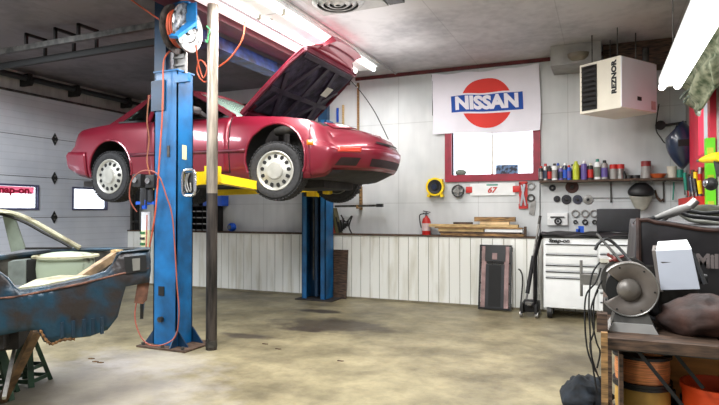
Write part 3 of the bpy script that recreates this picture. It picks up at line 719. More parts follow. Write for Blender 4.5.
# hose reel at top of the near column
rc = V((-3.70, 4.25, 3.09))
t = thing('hose_reel', 'round silver air hose reel with blue bracket atop the near column', 'hose reel', (rc.x, rc.y, rc.z-.24))
ax = V((1, .08, -.03)).normalized()
build('flange', MB().lathe([(.001, .05), (.05, .05), (.07, .035), (.13, .035), (.14, .045), (.2, .04), (.225, .05), (.235, .04), (.232, .03), (.13, .025), (.02, .03)], rc, ax, 36), mat('scuffed_reel_steel', s(120, 120, 120), .35, .7, .5, 22), t)
build('flange', MB().lathe([(.001, -.10), (.13, -.10), (.2, -.095), (.235, -.10), (.235, -.11), (.02, -.11)], rc, ax, 36), 'dsteel', t)
hm = MB()
for k in range(4): hm.tube([rc+ax*(-.07+.028*k)+(ax.cross(V((0, 0, 1))).normalized()*math.cos(a)+V((0, 0, 1))*math.sin(a))*.17 for a in [q*math.pi/12 for q in range(24)]], .014, 6, closed=True)
build('hose_winding', hm, 'orange', t)
rt = ax.cross(V((0, 0, 1))).normalized()
bk = MB(); bk.bar(rc+ax*.085+V((0, 0, .23))+rt*.02, rc+ax*.085+V((0, 0, -.02))+rt*.02, .13, .02, up=rt); bk.bar(rc+ax*.11+V((0, -.02, .04)), rc+ax*.06+V((0, -.22, -.15)), .03, .11, up=ax)
bk.bar(rc+ax*.085+V((0, 0, .23)), rc-ax*.13+V((0, 0, .25)), .12, .02); bk.box(rc-ax*.13+V((-.03, -.02, -.14)), rc-ax*.13+V((.04, .03, .25))); bk.bar(rc-ax*.12+V((-.05, 0, -.15)), rc-ax*.12+V((.1, .05, -.12)), .05, .05)
build('bracket', bk, 'blue', t)
hp1 = [rc+V((-.12, -.02, -.18)), AY(164, 60, 4.21), AY(163, 90, 4.21), AY(162, 120, 4.22), AY(160, 150, 4.22), AY(158, 180, 4.22), AY(155, 215, 4.22), AY(149, 250, 4.24)]
single('air_hose', MB().tube(bez(hp1), .008, 8), 'orange', 'orange air hose hanging straight down the near blue column', 'hose')
single('coiled_hose', MB().tube(bez([AY(137, 212, 4.2), AY(130, 200, 4.15), AY(131, 182, 4.12), AY(140, 172, 4.12), AY(152, 171, 4.1), AY(160, 178, 4.12), AY(166, 195, 4.16), AY(172, 215, 4.2), AY(175, 250, 4.22), AY(177, 285, 4.22), AY(179, 312, 4.22), AY(176, 335, 4.2), AY(165, 344, 4.14), AY(150, 345, 4.08), AY(140, 335, 4.06), AY(135, 318, 4.06), AY(137, 300, 4.08), AY(143, 280, 4.1), AY(146, 250, 4.1), AY(147, 215, 4.13)]), .0065, 8), mat('brick_red_hose', s(150, 78, 62), .5), 'thin brick red hose looping over the gauges and down to the base plate', 'hose')
single('brown_cable', MB().tube(bez([AY(149, 95, 4.5), AY(147, 120, 4.45), AY(149, 140, 4.45), AY(147, 160, 4.4), AY(150, 175, 4.3)]), .007, 6), mat('brown_cord', s(150, 90, 55), .6), 'thin brown cable hanging left of the near blue column', 'cable')
# air preparation set
t = thing('air_regulator', 'black air regulator and filter set hung left of the near blue column', 'air regulator', (-4.20, 4.30, 1.1))
for i, (px, py) in enumerate([(139, 181), (152, 182)]):
    p = AY(px, py, 4.26); h = build('regulator_head', MB().box(p+V((-.06, -.03, -.06)), p+V((.05, .09, .07)), bev=.012), 'black', t); build('gauge', MB().cyl(p+V((-.02, -.03, .01)), p+V((-.02, -.045, .01)), .03, 16), 'chrome', h)
p = AY(145, 200, 4.28); build('filter_bowl', MB().cyl(p+V((0, 0, .12)), p+V((0, 0, -.05)), .045, 16).cyl(p+V((.08, 0, .10)), p+V((.08, 0, -.02)), .035, 16), 'blackcase', t)
p = AY(146, 205, 4.28); build('pipe_fitting', MB().bar(p+V((-.12, 0, .02)), p+V((.12, 0, .02)), .03, .03).bar(p+V((0, -.02, .05)), p+V((0, -.02, -.04)), .04, .03), 'bluep', t)
p = AY(146, 222, 4.28); build('filter_bowl', MB().cyl(p+V((0, 0, .10)), p+V((0, 0, -.10)), .045, 18), mat('clear_white_bowl', s(215, 218, 225), .3), t)
p = AY(146, 240, 4.28); build('filter_label', MB().cyl(p+V((0, 0, .10)), p+V((0, 0, -.13)), .047, 18), mat('pale_label', s(205, 205, 165), .5), t)
lb = MB()
for k in range(4): lb.box(p+V((-.03, -.052, .06-.055*k)), p+V((.03, -.046, .085-.055*k)), k % 2)
build('label_band', lb, [mat('dark_green_label', s(30, 90, 50), .5), 'black'], t, smooth=0)
build('wall_rail', MB().box((-4.16, 4.36, .85), (-4.07, 4.38, 1.75)), 'dsteel', t, smooth=0)

# support pole
pp = AZ(210, 350, 0)
t = thing('support_pole', 'round grey steel support pole standing just right of the near blue column', 'pole', (pp.x, pp.y+.02, 0))
o_ = V((pp.x, pp.y+.02, 0))
pm = mat('lit_worn_pole_steel', s(150, 140, 128), .38, .5, .3, 3, stretch=(6, 6, .8)); pm2 = mat('shaded_scuffed_pole', s(58, 52, 48), .5, .4, .5, 3, stretch=(6, 6, .8))  # light on the upper pole painted in as a paler steel, lower part darkened
build('lower_pole', MB().cyl(o_, o_+V((0, 0, 1.50)), .053, 24), pm2, t); build('upper_pole', MB().cyl(o_+V((0, 0, 1.50)), o_+V((0, 0, 3.33)), .053, 24), pm, t)
build('pole_clamp', MB().cyl(o_+V((0, 0, .03)), o_+V((0, 0, .09)), .056, 24).cyl(o_+V((0, -.05, .1)), o_+V((0, -.07, .1)), .012, 8), 'dsteel', t)
p = AY(209, 33, pp.y-.05); single('tied_wire', MB().tube(bez([p+V((-.03, 0, .07)), p+V((.02, -.01, .02)), p+V((.0, -.01, -.02)), p+V((-.02, 0, -.09)), p+V((-.04, 0, -.06))]), .007, 6), mat('green_wire', s(60, 140, 90), .5), 'short green wire tied round the support pole near the ceiling', 'wire')
single('air_hose', MB().tube(bez([AY(245, 22, 4.5), AY(242, 40, 4.5), AY(230, 58, 4.5), AY(215, 70, 4.5), AY(205, 82, 4.45), AY(197, 72, 4.45), AY(200, 60, 4.4), AY(207, 68, 4.4), AY(203, 78, 4.42), AY(198, 62, 4.35), AY(196, 45, 4.25)]), .008, 6), 'orange', 'thin orange hose coiled behind the pole and looping up toward the ceiling light', 'hose')
single('air_hose', MB().tube([AY(126, -4, 4.1), AY(144, 9, 4.15), AY(160, 20, 4.2)], .009, 6), 'orange', 'orange hose slanting down from the ceiling to the hose reel', 'hose')
# =================================================================== CEILING FITTINGS
def strip_light(x, y0, y1, z, label, group=None, w=.20, hang=0):
    t = thing('strip_light', label, 'ceiling light', (x, (y0+y1)/2, z), 0, group)
    build('housing', MB().box((x-w/2, y0, z+.05), (x+w/2, y1, z+.09)).prism([(x-w/2, y0, z+.05), (x+w/2, y0, z+.05), (x+w*.2, y0, z+.015), (x-w*.2, y0, z+.015)], (0, y1-y0, 0)), 'white', t, smooth=0)
    for sx in (-1, 1):
        tb = build('tube', MB().cyl((x+sx*w*.36, y0+.03, z+.01), (x+sx*w*.36, y1-.03, z+.01), .027, 12), 'tube', t)
        for yy in (y0, y1-.03): build('tube_holder', MB().box((x+sx*w*.36-.018, yy, z-.012), (x+sx*w*.36+.018, yy+.03, z+.05)), 'offwhite', tb, smooth=0)
    if hang:
        for yy in (y0+.3, y1-.3): build('hanging_chain', MB().tube([(x, yy, z+.09), (x, yy, H)], .005, 6), 'dsteel', t)
    return t
strip_light(-3.12, 4.87, 7.35, 3.33, 'long white twin tube ceiling light ending behind the raised car hood', w=.40)
strip_light(-3.12, 2.35, 4.85, 3.33, 'long white twin tube ceiling light running out of the top of the photo', w=.40)
strip_light(.5, 2.7, 5.25, 2.34, 'bright hanging twin tube light above the workbench at right', w=.155, hang=1)
struct('light_reflection_strip', MB().box((-3.60, YF, 3.36), (-3.47, 7.6, 3.40)), mat('glowing_reflection_strip', s(245, 225, 228), .25, emit=s(255, 235, 238), es=.9), smooth=0)  # glowing strip standing for the light fixture's side reflection, not a lamp
single('conduit', MB().tube([(-2.86, 4.2, 3.40), (-2.86, 7.9, 3.40)], .015, 8), 'ventgrey', 'grey conduit running along the ceiling beside the light', 'conduit')
p = AZ(271, 14, 3.40); single('conduit', MB().tube(bez([p+V((-.06, -.1, .03)), p+V((.0, .0, -.05)), p+V((.06, -.05, .0)), p+V((.0, -.25, .03))]), .008, 6).cyl(p+V((0, 0, -.06)), p+V((0, 0, .03)), .02, 10), 'steel', 'short bent wire clip hanging under the ceiling light', 'wire clip')
# ceiling vent
vc = V((-2.42, 5.0, H))
t = thing('ceiling_vent', 'square ceiling vent with a round ringed diffuser near the top of the photo', 'vent', (vc.x, vc.y, H-.06))
build('vent_plate', MB().box(vc+V((-.32, -.32, -.03)), vc+V((.42, .32, 0)), bev=.004), 'ventgrey', t)
for r0 in (.25, .19, .13, .07): build('vent_ring', MB().lathe([(r0, -.03), (r0+.012, -.045), (r0-.035, -.075), (r0-.045, -.07)], vc, (0, 0, 1), 36), 'steel', t, smooth=50)
build('vent_core', MB().cyl(vc+V((0, 0, -.034)), vc+V((0, 0, -.03)), .24, 32), 'vblack', t)
build('vent_grille', MB().box(vc+V((.44, -.3, -.03)), vc+V((.60, .3, 0))), 'louver', t, smooth=0)
# garage door tracks (horizontal) with hangers
t = thing('door_track', 'pair of dark overhead garage door rails hung from the ceiling at upper left', 'door track', (-6, 4.35, 3.1))
a = AZ(-20, 53, 3.22); b = AZ(150, 27, 3.22)
yt = (a.y+b.y)/2
build('rail', MB().box((XL+.6, yt-.02, 3.18), (-3.95, yt+.03, 3.24)), 'dsteel', t, smooth=0)
build('rail', MB().box((XL+.6, yt+.2, 3.09), (-3.95, yt+.25, 3.16)), 'vblack', t, smooth=0)
for px in (25, 54, 77):
    p = AY(px, 40, yt); build('rail_hanger', MB().box((p.x, yt-.01, 3.2), (p.x+.03, yt+.02, 3.37)).box((p.x, yt-.01, 3.35), (p.x+.03, yt+.26, 3.38)).box((p.x, yt+.23, 3.1), (p.x+.03, yt+.26, 3.38)), 'vblack', t, smooth=0)
t = thing('door_track', 'dark curved garage door rail running overhead behind the red car', 'door track', (-6, 7.9, 3.1))
pts = [(XL+.10, 7.93, .05), (XL+.10, 7.93, 2.75)]+[(XL+.10+.38*(1-math.cos(q)), 7.93, 2.75+.38*math.sin(q)) for q in [k*math.pi/16 for k in range(1, 9)]]+[(-4.6, 7.93, 3.13)]
m_ = MB()
for p, q in zip(pts, pts[1:]): m_.bar(p, q, .06, .05, up=V((0, 1, 0)))
build('rail', m_, 'vblack', t)
for k in range(4): build('roller_bracket', MB().box((XL+.05, 7.86, .5+.62*k), (XL+.14, 7.92, .54+.62*k)), 'dsteel', t, smooth=0)
t = thing('torsion_bar', 'black torsion spring bar with brackets above the garage door', 'spring bar', (XL+.14, 5.5, 3.25))
build('bar', MB().cyl((XL+.16, DY0-.1, 3.33), (XL+.16, 7.95, 3.33), .03, 12), 'vblack', t)
build('spring', MB().cyl((XL+.16, 4.2, 3.33), (XL+.16, 7.6, 3.33), .045, 14), 'black', t)
for px in (28, 76, 128): p = AX(px, 85, XL+.16); build('bar_bracket', MB().box((XL, p.y-.02, 3.22), (XL+.22, p.y+.03, 3.40)).cyl((XL+.16, p.y-.03, 3.30), (XL+.16, p.y+.05, 3.30), .07, 14), 'vblack', t)
# heater
A_ = V((.18, 6.95, 0)); B_ = V((-.26, 7.25, 0)); ex = (A_-B_).normalized(); ey = V((0, 0, 1)).cross(ex); z0, z1 = 2.50, 3.09
t = thing('unit_heater', 'beige box shaped unit heater hung in the far right corner', 'heater', (.15, 7.3, z0))
nrm = V((ex.y, -ex.x, 0))   # outward from the lettered face
wd = (A_-B_).length; C_ = A_-nrm*.70
def hpt(a, d, z): return B_+ex*a-nrm*d+V((0, 0, z))
cs_ = MB().prism([hpt(0, 0, z0), hpt(wd, 0, z0), hpt(wd, 0.70, z0), hpt(0, 0.70, z0)], (0, 0, z1-z0)); build('casing', cs_, 'heater', t, smooth=0)
build('front_cover', MB().prism([hpt(wd+.001, .0, z0+.01), hpt(wd+.012, .0, z0+.01), hpt(wd+.012, 0.70, z0+.01), hpt(wd+.001, 0.70, z0+.01)], (0, 0, z1-z0-.02)), mat('white_heater_front', s(245, 245, 252), .35, 0, .01), t, smooth=0)
gl = build('louvre_opening', MB().prism([hpt(.03, -.004, z0+.03), hpt(.235, -.004, z0+.03), hpt(.235, -.006, z0+.03), hpt(.03, -.006, z0+.03)], (0, 0, z1-z0-.06)), 'vblack', t, smooth=0)
for k in range(9):
    z = z0+.06+k*.058; build('louvre_blade', MB().prism([hpt(.05, -.006, z), hpt(.05, -.04, z+.022), hpt(.05, -.042, z+.028), hpt(.05, -.006, z+.01)], ex*.17), 'louver', gl, smooth=0)
tx = place(text_mb('REZNOR', .080, .002, .004, 1.2), hpt(.455, -.004, z0+.36), (0, 0, 1), nrm.cross(V((0, 0, 1)))); 
build('lettering', tx, 'ink', t, smooth=0)
pf = hpt(wd+.014, .30, z0+.11); ef = -nrm
build('badge', MB().prism([pf, pf+ef*.08, pf+ef*.08+V((0, 0, .045)), pf+V((0, 0, .045))], ex*.003), 'ink', t, smooth=0)
pf = hpt(wd+.014, .58, z0+.03); build('warning_label', MB().prism([pf, pf+ef*.09, pf+ef*.09+V((0, 0, .10)), pf+V((0, 0, .10))], ex*.002), mat('pale_red_print_label', s(205, 170, 170), .5), t, smooth=0)
for a_, d_ in ((.1, .1), (wd-.1, .1), (.1, .46), (wd-.1, .46)): q = hpt(a_, d_, z1); build('hanger_rod', MB().cyl(q, V((q.x, q.y, H)), .007, 6), 'dsteel', t)
q = hpt(.3, 0.70, z0+.4); build('flue', MB().tube([q, q+V((.1, .12, 0)), q+V((.1, .12, .45))], .05, 12), 'dsteel', t)
# steel bulkhead and round duct behind the heater
p0 = AY(557, 58, 8.0)
single('duct_box', MB().box((-.62, 7.55, 3.20), (-.02, YB-.001, H-.001)), 'ventgrey', 'grey sheet metal duct box under the ceiling behind the heater', 'duct', smooth=0)
p = AY(578, 56, 7.5); single('round_lamp', MB().lathe([(.001, -.07), (.09, -.06), (.13, -.02), (.14, .03), (.02, .06)], (p.x, 7.6, p.z+.02), (0, 0, 1), 24), mat('dusty_dome', s(120, 112, 98), .5), 'dusty round dome hanging below the duct box', 'dome')
single('dark_header', MB().box((.0, 7.75, 3.14), (XR-.001, YB-.001, H-.001)), 'dwood', 'dark stained header board under the ceiling behind the heater', 'board', smooth=0)

# =================================================================== FLAG
t = thing('flag', 'white flag with red disc and blue NISSAN bar hung over the window', 'flag', (-1.56, 8.03, 2.45))
FX0, FX1, FZ0, FZ1 = -2.33, -.80, 2.455, 3.365
def flagp(u, v, off=0):
    sag = .02*math.sin(math.pi*u)
    y = 8.045+.008*math.sin(11*u+2*v)*(1-v*.8)+.008*math.sin(23*u-3*v)*(1-v)-off
    ztop = FZ1-sag+.01*math.cos(2*math.pi*u*3); zb_ = FZ0+.02*math.sin(5*u+1)+.0
    return V((FX0+(FX1-FX0)*u+.01*math.sin(5*v), y, zb_+(ztop-zb_)*v))
build('cloth', MB().grid(flagp, 60, 24), 'flag', t, smooth=60)
def fmap(x, z, off): return flagp((x-FX0)/(FX1-FX0), (z-FZ0)/(FZ1-FZ0), off)
fcx, fcz = -1.54, 2.895
dm = MB(); dm.grid(lambda u, v: fmap(fcx+.365*u*math.cos(2*math.pi*v), fcz+.365*u*math.sin(2*math.pi*v), .004), 8, 48); build('red_disc', dm, 'logored', t, smooth=60)
build('white_band', MB().grid(lambda u, v: fmap(fcx-.53+1.06*u, fcz-.15+.30*v, .006), 24, 6), 'flag', t, smooth=60)
build('blue_bar', MB().grid(lambda u, v: fmap(fcx-.51+1.02*u, fcz-.125+.25*v, .008), 24, 6), 'logoblue', t, smooth=60)
tx = text_mb('NISSAN', .262, .0006, .014, 1.02)
tx.v = [fmap(fcx+p.x, fcz+p.y, .011+p.z) for p in tx.v]; build('lettering', tx, 'flag', t, smooth=0)
build('hem_cord', MB().tube([(FX0-.02, 8.07, FZ1), (FX0-.0, 8.05, FZ1-.1), (FX0, 8.05, FZ0+.3)], .005, 5), 'black', t)

# =================================================================== THINGS ON THE BACK WALL
Yw = YB
p = AY(436, 187, 8.06)
t = thing('cable_reel', 'yellow square framed reel with black drum on the wall left of the window', 'reel', (p.x, p.y, p.z-.14))
build('frame', MB().box(p+V((-.11, -.06, -.12)), p+V((.11, .03, .12)), bev=.03).cyl(p+V((0, 0, 0)), p+V((0, -.075, 0)), .135, 28), 'yellow', t)
build('drum', MB().lathe([(.11, .07), (.10, .085), (.06, .078), (.055, .09), (.02, .085), (.001, .09)], p, (0, -1, 0), 28), 'black', t); build('hub', MB().cyl(p+V((0, -.08, 0)), p+V((0, -.10, 0)), .04, 18), 'navy', t)
for dx, dz in ((-.1, -.12), (.1, -.12)): build('foot', MB().box(p+V((dx-.02, -.07, dz-.03)), p+V((dx+.02, .03, dz+.01))), 'yellow', t, smooth=0)
p = AY(458, 191, 8.06)
t = thing('pulley_wheel', 'round black pulley with steel hub between the yellow reel and the sign', 'pulley', (p.x, p.y, p.z-.09))
build('rim', MB().lathe([(.075, .03), (.09, .03), (.09, -.02), (.075, -.02), (.075, .03)], p, (0, -1, 0), 28), 'black', t); build('spokes', MB().box(p+V((-.08, -.02, -.012)), p+V((.08, -.01, .012))).box(p+V((-.012, -.022, -.08)), p+V((.012, -.008, .08))).cyl(p, p+V((0, -.035, 0)), .035, 16).box(p+V((-.015, -.02, .07)), p+V((.015, .0, .12))), 'steel', t)
# sign
a = AY(470, 184, 8.07); b = AY(515, 195, 8.07)
t = thing('sign', 'white sign board with a red number between two red tabs under the window', 'sign', ((a.x+b.x)/2, 8.07, b.z))
zc_ = (a.z+b.z)/2; build('board', MB().box((a.x, 8.075, zc_-.085), (b.x, 8.095, zc_+.085)), 'white', t, smooth=0)
for xx in (a.x-.015, b.x+.015): build('tab', MB().box((xx-.045, 8.065, zc_-.045), (xx+.045, 8.08, zc_+.045), bev=.012), 'redp', t)
build('number', place(text_mb('67', .11, .001, .004, 1.1), ((a.x+b.x)/2, 8.072, zc_-.012), (1, 0, 0), (.25, 0, 1)), 'redp', t, smooth=0)
build('green_line', MB().box(((a.x+b.x)/2-.08, 8.072, zc_+.055), ((a.x+b.x)/2+.08, 8.075, zc_+.075)), 'teal', t, smooth=0)
# tin snips hanger
p = AY(523, 195, 8.07)
t = thing('caliper_tool', 'red framed hand tool card hanging right of the white sign', 'tool', (p.x, 8.06, p.z-.17))
build('card', MB().box(p+V((-.055, .0, -.02)), p+V((-.03, .015, .17))).box(p+V((.035, .0, -.02)), p+V((.06, .015, .17))).box(p+V((-.055, .0, .15)), p+V((.06, .015, .19))).box(p+V((-.05, .008, -.19)), p+V((.055, .015, .17))).box(p+V((-.06, -.0, -.19)), p+V((.065, .015, -.12))), 'redp', t, smooth=0)
build('blade', MB().bar(p+V((-.03, -.01, -.15)), p+V((.02, -.01, .15)), .03, .01).bar(p+V((.035, -.015, -.15)), p+V((-.02, -.015, .14)), .022, .01), 'chrome', t)
def ring(px, py, r, r2, m_, label, dep=.02, group='rings and discs on the wall', nm='gasket_ring', cat='ring', Y=8.095):
    p = AY(px, py, Y); return single(nm, MB().lathe([(r2, 0), (r2, dep), (r2+.004, dep+.004), (r-.004, dep+.004), (r, dep), (r, 0)], p, (0, -1, 0), 24, closed=True), m_, label, cat, group)
def disc(px, py, r, m_, label, hub='dsteel', nm='grinding_disc', cat='disc', group='rings and discs on the wall'):
    p = AY(px, py, 8.095); o = thing(nm, label, cat, (p.x, 8.095, p.z-r), 0, group)
    build('disc', MB().lathe([(r, 0), (r, .006), (r*.96, .012), (r*.45, .016), (r*.4, .008), (.001, .008)], p, (0, -1, 0), 28), m_, o); build('hub', MB().lathe([(r*.28, .006), (r*.26, .03), (.012, .032), (.001, .032)], p, (0, -1, 0), 16), hub, o); return o
ring(531, 186, .055, .035, 'steel', 'steel ring hanging just right of the red hand tool, upper of two')
ring(531, 198, .055, .033, 'dsteel', 'dark ring hanging just right of the red hand tool, lower of two')
single('scraper', MB().prism([AY(531, 200, 8.08), AY(536, 201, 8.08), AY(534, 215, 8.08), AY(529, 214, 8.08)], (0, .01, 0)), 'steel', 'pale steel scraper hanging below the two rings', 'scraper', smooth=0)
brown = mat('brown_abrasive', s(82, 58, 54), .8); dk = mat('charcoal_disc', s(48, 48, 54), .7)
disc(572, 187, .085, brown, 'large brown abrasive disc below the bottle shelf')
disc(552.5, 188, .045, dk, 'small dark disc left of the large brown abrasive disc', 'ventgrey')
disc(557, 199, .045, dk, 'leftmost small dark disc in the row of four', 'dsteel')
disc(566.5, 199.5, .065, dk, 'dark wire wheel, second in the row of four', 'dsteel')
disc(577.5, 199.5, .062, mat('blue_grey_disc', s(58, 62, 78), .6), 'blue grey disc, third in the row of four', 'dsteel')
disc(588, 199.5, .065, 'steel', 'steel rimmed disc at the right end of the row of four', 'vblack')
for k, (px, l) in enumerate(((575.5, 'leftmost of three pale rings beside the black case'), (585, 'middle of three pale rings beside the black case'), (594, 'rightmost of three pale rings beside the black case'))): ring(px, 213.5, .052, .036, 'ventgrey', l)
for px, r, m_, l in ((575.5, .028, 'black', 'small black ring under the leftmost pale ring'), (585, .038, 'black', 'thick black ring under the middle pale ring'), (594.5, .03, 'dsteel', 'small dark ring under the rightmost pale ring')): ring(px, 222, r, r*.5, m_, l)
p = AY(557.5, 219, 8.07)
t = thing('hole_saw_box', 'white square box with a black arbor on the wall above the tool chest', 'box', (p.x, 8.05, p.z-.09))
build('box', MB().box(p+V((-.13, -.03, -.085)), p+V((.13, .03, .085)), bev=.006), 'white', t); build('arbor', MB().lathe([(.028, .03), (.05, .03), (.05, .05), (.028, .05)], p+V((.01, 0, -.03)), (0, -1, 0), 20, closed=True).box(p+V((-.09, -.05, .02)), p+V((.09, -.03, .035))).cyl(p+V((.01, -.03, -.03)), p+V((.01, -.06, -.03)), .015, 10), 'ink', t)
# small conduit run and outlet
single('wall_cable', MB().tube([AY(540, 180, 8.08), AY(540, 200, 8.085), AY(540, 233, 8.085)], .006, 6), 'dsteel', 'thin grey cable down the wall left of the discs', 'cable')
single('horizontal_wire', MB().tube([AY(590, 198, 8.08), AY(660, 198, 8.08)], .004, 5), 'dsteel', 'thin wire running level across the wall under the bottle shelf', 'wire')
# fire extinguisher on the ledge
p = AY(427, 234, 8.0); p.z = .985; p.y = 7.97
t = thing('fire_extinguisher', 'small red fire extinguisher standing on the wall ledge', 'fire extinguisher', p)
p = p.copy(); build('cylinder', MB().lathe([(.001, 0), (.06, 0), (.064, .01), (.064, .19), (.05, .235), (.025, .26), (.02, .28), (.001, .28)], p, (0, 0, 1), 24), 'redp', t)
build('label', MB().lathe([(.066, .06), (.066, .17)], p, (0, 0, 1), 24), mat('pale_extinguisher_label', s(215, 190, 190), .5), t)
build('handle', MB().bar(p+V((-.05, 0, .32)), p+V((.04, 0, .31)), .02, .012).bar(p+V((-.05, 0, .35)), p+V((.06, 0, .33)), .02, .012).cyl(p+V((0, 0, .28)), p+V((0, 0, .33)), .014, 10), 'black', t)
build('hose', MB().tube(bez([p+V((-.02, -.02, .31)), p+V((-.09, -.03, .29)), p+V((-.09, -.03, .2)), p+V((-.07, -.03, .1))]), .009, 6), 'black', t)
build('gauge', MB().cyl(p+V((0, -.02, .30)), p+V((0, -.035, .30)), .016, 12), 'chrome', t)
# lumber on the ledge
def plank(px0, px1, py0, py1, m_, label, y=7.93, wdt=.09):
    a = AY(px0, py1, y); b = AY(px1, py0, y); z0_ = a.z; z1_ = b.z
    if z0_ > z1_: z0_, z1_ = z1_, z0_
    return single('lumber_plank', MB().box((a.x, y-wdt/2, z0_), (b.x, y+wdt/2, z1_)), m_, label, 'plank', 'planks stacked on the wall ledge', smooth=0)
def plk(x0, x1, z0_, z1_, m_, label, y=7.93, w_=.10, tilt=0):
    m2 = MB().bar((x0, y, (z0_+z1_)/2-tilt/2), (x1, y, (z0_+z1_)/2+tilt/2), w_, z1_-z0_); return single('lumber_plank', m2, m_, label, 'plank', 'planks stacked on the wall ledge', smooth=0)
plk(-2.16, -1.00, .987, 1.015, 'wood', 'bottom brown plank lying on the ledge', w_=.16)
plk(-2.18, -1.05, 1.017, 1.040, 'dwood', 'thin dark plank second from the bottom of the stack', w_=.15)
plk(-2.2, -1.55, 1.042, 1.085, 'wood2', 'short pale plank in the left of the stack')
plk(-1.53, -1.02, 1.042, 1.080, 'white', 'white board end in the right of the stack', w_=.12)
plk(-2.25, -1.02, 1.087, 1.105, 'wood', 'long brown board across the stack', w_=.14)
plk(-2.34, -1.08, 1.107, 1.145, 'wood2', 'long honey coloured board topping the full width', w_=.12)
plk(-1.98, -1.72, 1.147, 1.175, 'dwood', 'short dark offcut on the left of the stack')
plk(-1.60, -1.20, 1.147, 1.185, mat('fresh_pine', s(225, 195, 150), .6), 'short fresh pine offcut near the stack top', w_=.08)
plk(-1.68, -1.12, 1.187, 1.25, 'wood', 'reddish brown block topmost on the stack')
single('wood_stick', MB().box((-1.005, 7.9, .987), (-.975, 7.96, 1.12)), 'dwood', 'short upright stick at the right end of the plank stack', 'stick', smooth=0)
# dowels and rods on the wall behind the car
for px, y0, y1, m_, l in ((337.5, 116, 75, 'bluep', 'blue topped rod standing against the wall behind the hood'), (343, 119, 72, 'wood2', 'pale stick standing against the wall behind the hood'), (358, 129, 83, 'wood', 'brown stick standing against the wall behind the car nose')):
    a = AY(px, y0+6, 8.06); b = AY(px, y1, 8.06) if px > 350 else AY(px, y1+33, 8.06)
    single('wood_stick', MB().box((a.x-.014, 8.05, a.z), (a.x+.014, 8.08, b.z)), m_, l, 'stick', smooth=0)
# wall bracket holding a horizontal bar
a = AY(335, 207, 7.95); b = AY(383, 204, 7.95)
t = thing('wall_bracket_bar', 'dark iron bar held level on a wooden bracket behind the front wheel', 'bar', (a.x, 8.0, a.z))
build('bar', MB().bar((a.x, 7.95, 1.41), (b.x, 7.95, 1.42), .035, .035), 'dsteel', t); build('end_cap', MB().bar((b.x-.1, 7.95, 1.42), (b.x, 7.95, 1.42), .05, .05), 'black', t)
c_ = AY(359, 200, 8.0); build('bracket', MB().box((c_.x-.018, 7.93, 1.37), (c_.x+.018, 8.099, 1.43)).box((c_.x-.018, 8.05, 1.35), (c_.x+.018, 8.099, 1.72)), 'wood', t, smooth=0)
build('upper_bar', MB().bar((c_.x-.35, 7.98, 1.62), (c_.x+.02, 7.98, 1.62), .03, .03), 'dsteel', t)
# clutter beside the far column on the ledge
p = AY(333, 235, 7.9)
single('folder', MB().prism([AY(329, 234, 7.9), AY(335, 234, 7.9), AY(330, 210, 7.9), AY(324, 210, 7.9)], (0, .16, 0)), mat('brown_red_folder', s(150, 70, 50), .6), 'brown red folder leaning on the ledge beside the far column', 'folder', smooth=0)
single('folder', MB().prism([AY(336, 234, 7.9), AY(339, 234, 7.9), AY(333, 208, 7.9), AY(331, 208, 7.9)], (0, .14, 0)), mat('green_brown_folder', s(90, 85, 55), .6), 'thin green brown folder leaning beside the red folder', 'folder', smooth=0)
m_ = MB()
for k in range(6): a = AY(339+k*1.6, 234-k*1.5, 7.92); b = AY(336+k*2.4, 217+((k*5) % 7), 7.92); m_.bar(a, b, .025, .025)
m_.tube(bez([AY(341, 215, 7.9), AY(346, 222, 7.9), AY(352, 216, 7.9), AY(349, 226, 7.9), AY(352, 234, 7.9)]), .012, 6)
single('tool_bundle', m_, 'black', 'tangle of black tools beside the folders on the ledge', 'tools')
a = AY(327, 250, 7.76); b = AY(341, 298, 7.76)
single('leaning_board', MB().prism([(-3.98, 7.70, .0), (-3.59, 7.70, .0), (-3.59, 7.775, .74), (-3.98, 7.775, .74)], (0, .02, 0)), 'dwood', 'dark weathered board leaning on the wainscot behind the far column', 'board', smooth=0)
# parts organiser left, seen between the near column and the pole
a = AY(188, 236, 7.95); 
t = thing('parts_organiser', 'black parts organiser with rows of small bins on the ledge left', 'organiser', (-6.45, 7.95, .985))
x0, x1, zz0, zz1 = -6.95, -6.14, .985, 1.42
m_ = MB().box((x0, 8.0, zz0), (x1, 8.06, zz1))
for k in range(5): m_.box((x0, 7.84, zz0+k*(zz1-zz0)/4-.004), (x1, 8.0, zz0+k*(zz1-zz0)/4+.004))
for k in range(7): xx = x0+k*(x1-x0)/6; m_.box((xx-.004, 7.84, zz0), (xx+.004, 8.0, zz1))
build('case', m_, 'vblack', t, smooth=0)
lip = None
for i in range(6):
    for j in range(4):
        cx = x0+(i+.5)*(x1-x0)/6; cz = zz0+j*(zz1-zz0)/4
        if lip is None: lip = build('bin_label', MB().box((-.05, 0, .012), (.05, .01, .03)), 'ventgrey', t, local=True, smooth=0)
        else: l2 = lip.copy(); C.objects.link(l2); l2.parent = t; lip2 = l2; l2.location = (cx+6.45, 7.83-7.95, cz-.985); continue
        lip.location = (cx+6.45, 7.83-7.95, cz-.985)
single('blue_crate', MB().box((-6.42, 7.86, 1.425), (-6.02, 8.06, 1.60), bev=.01), 'bluep', 'blue plastic crate on top of the black organiser', 'crate')
single('black_toolbox', MB().box((-6.92, 7.86, 1.425), (-6.5, 8.06, 1.76), bev=.02).box((-6.8, 7.93, 1.76), (-6.62, 7.97, 1.80)), 'black', 'black case on top of the organiser behind the near column', 'case')
p = AY(231, 232, 7.92); t = thing('blue_torch', 'small round blue lamp on the ledge right of the pole', 'lamp', (p.x, 7.92, .985))
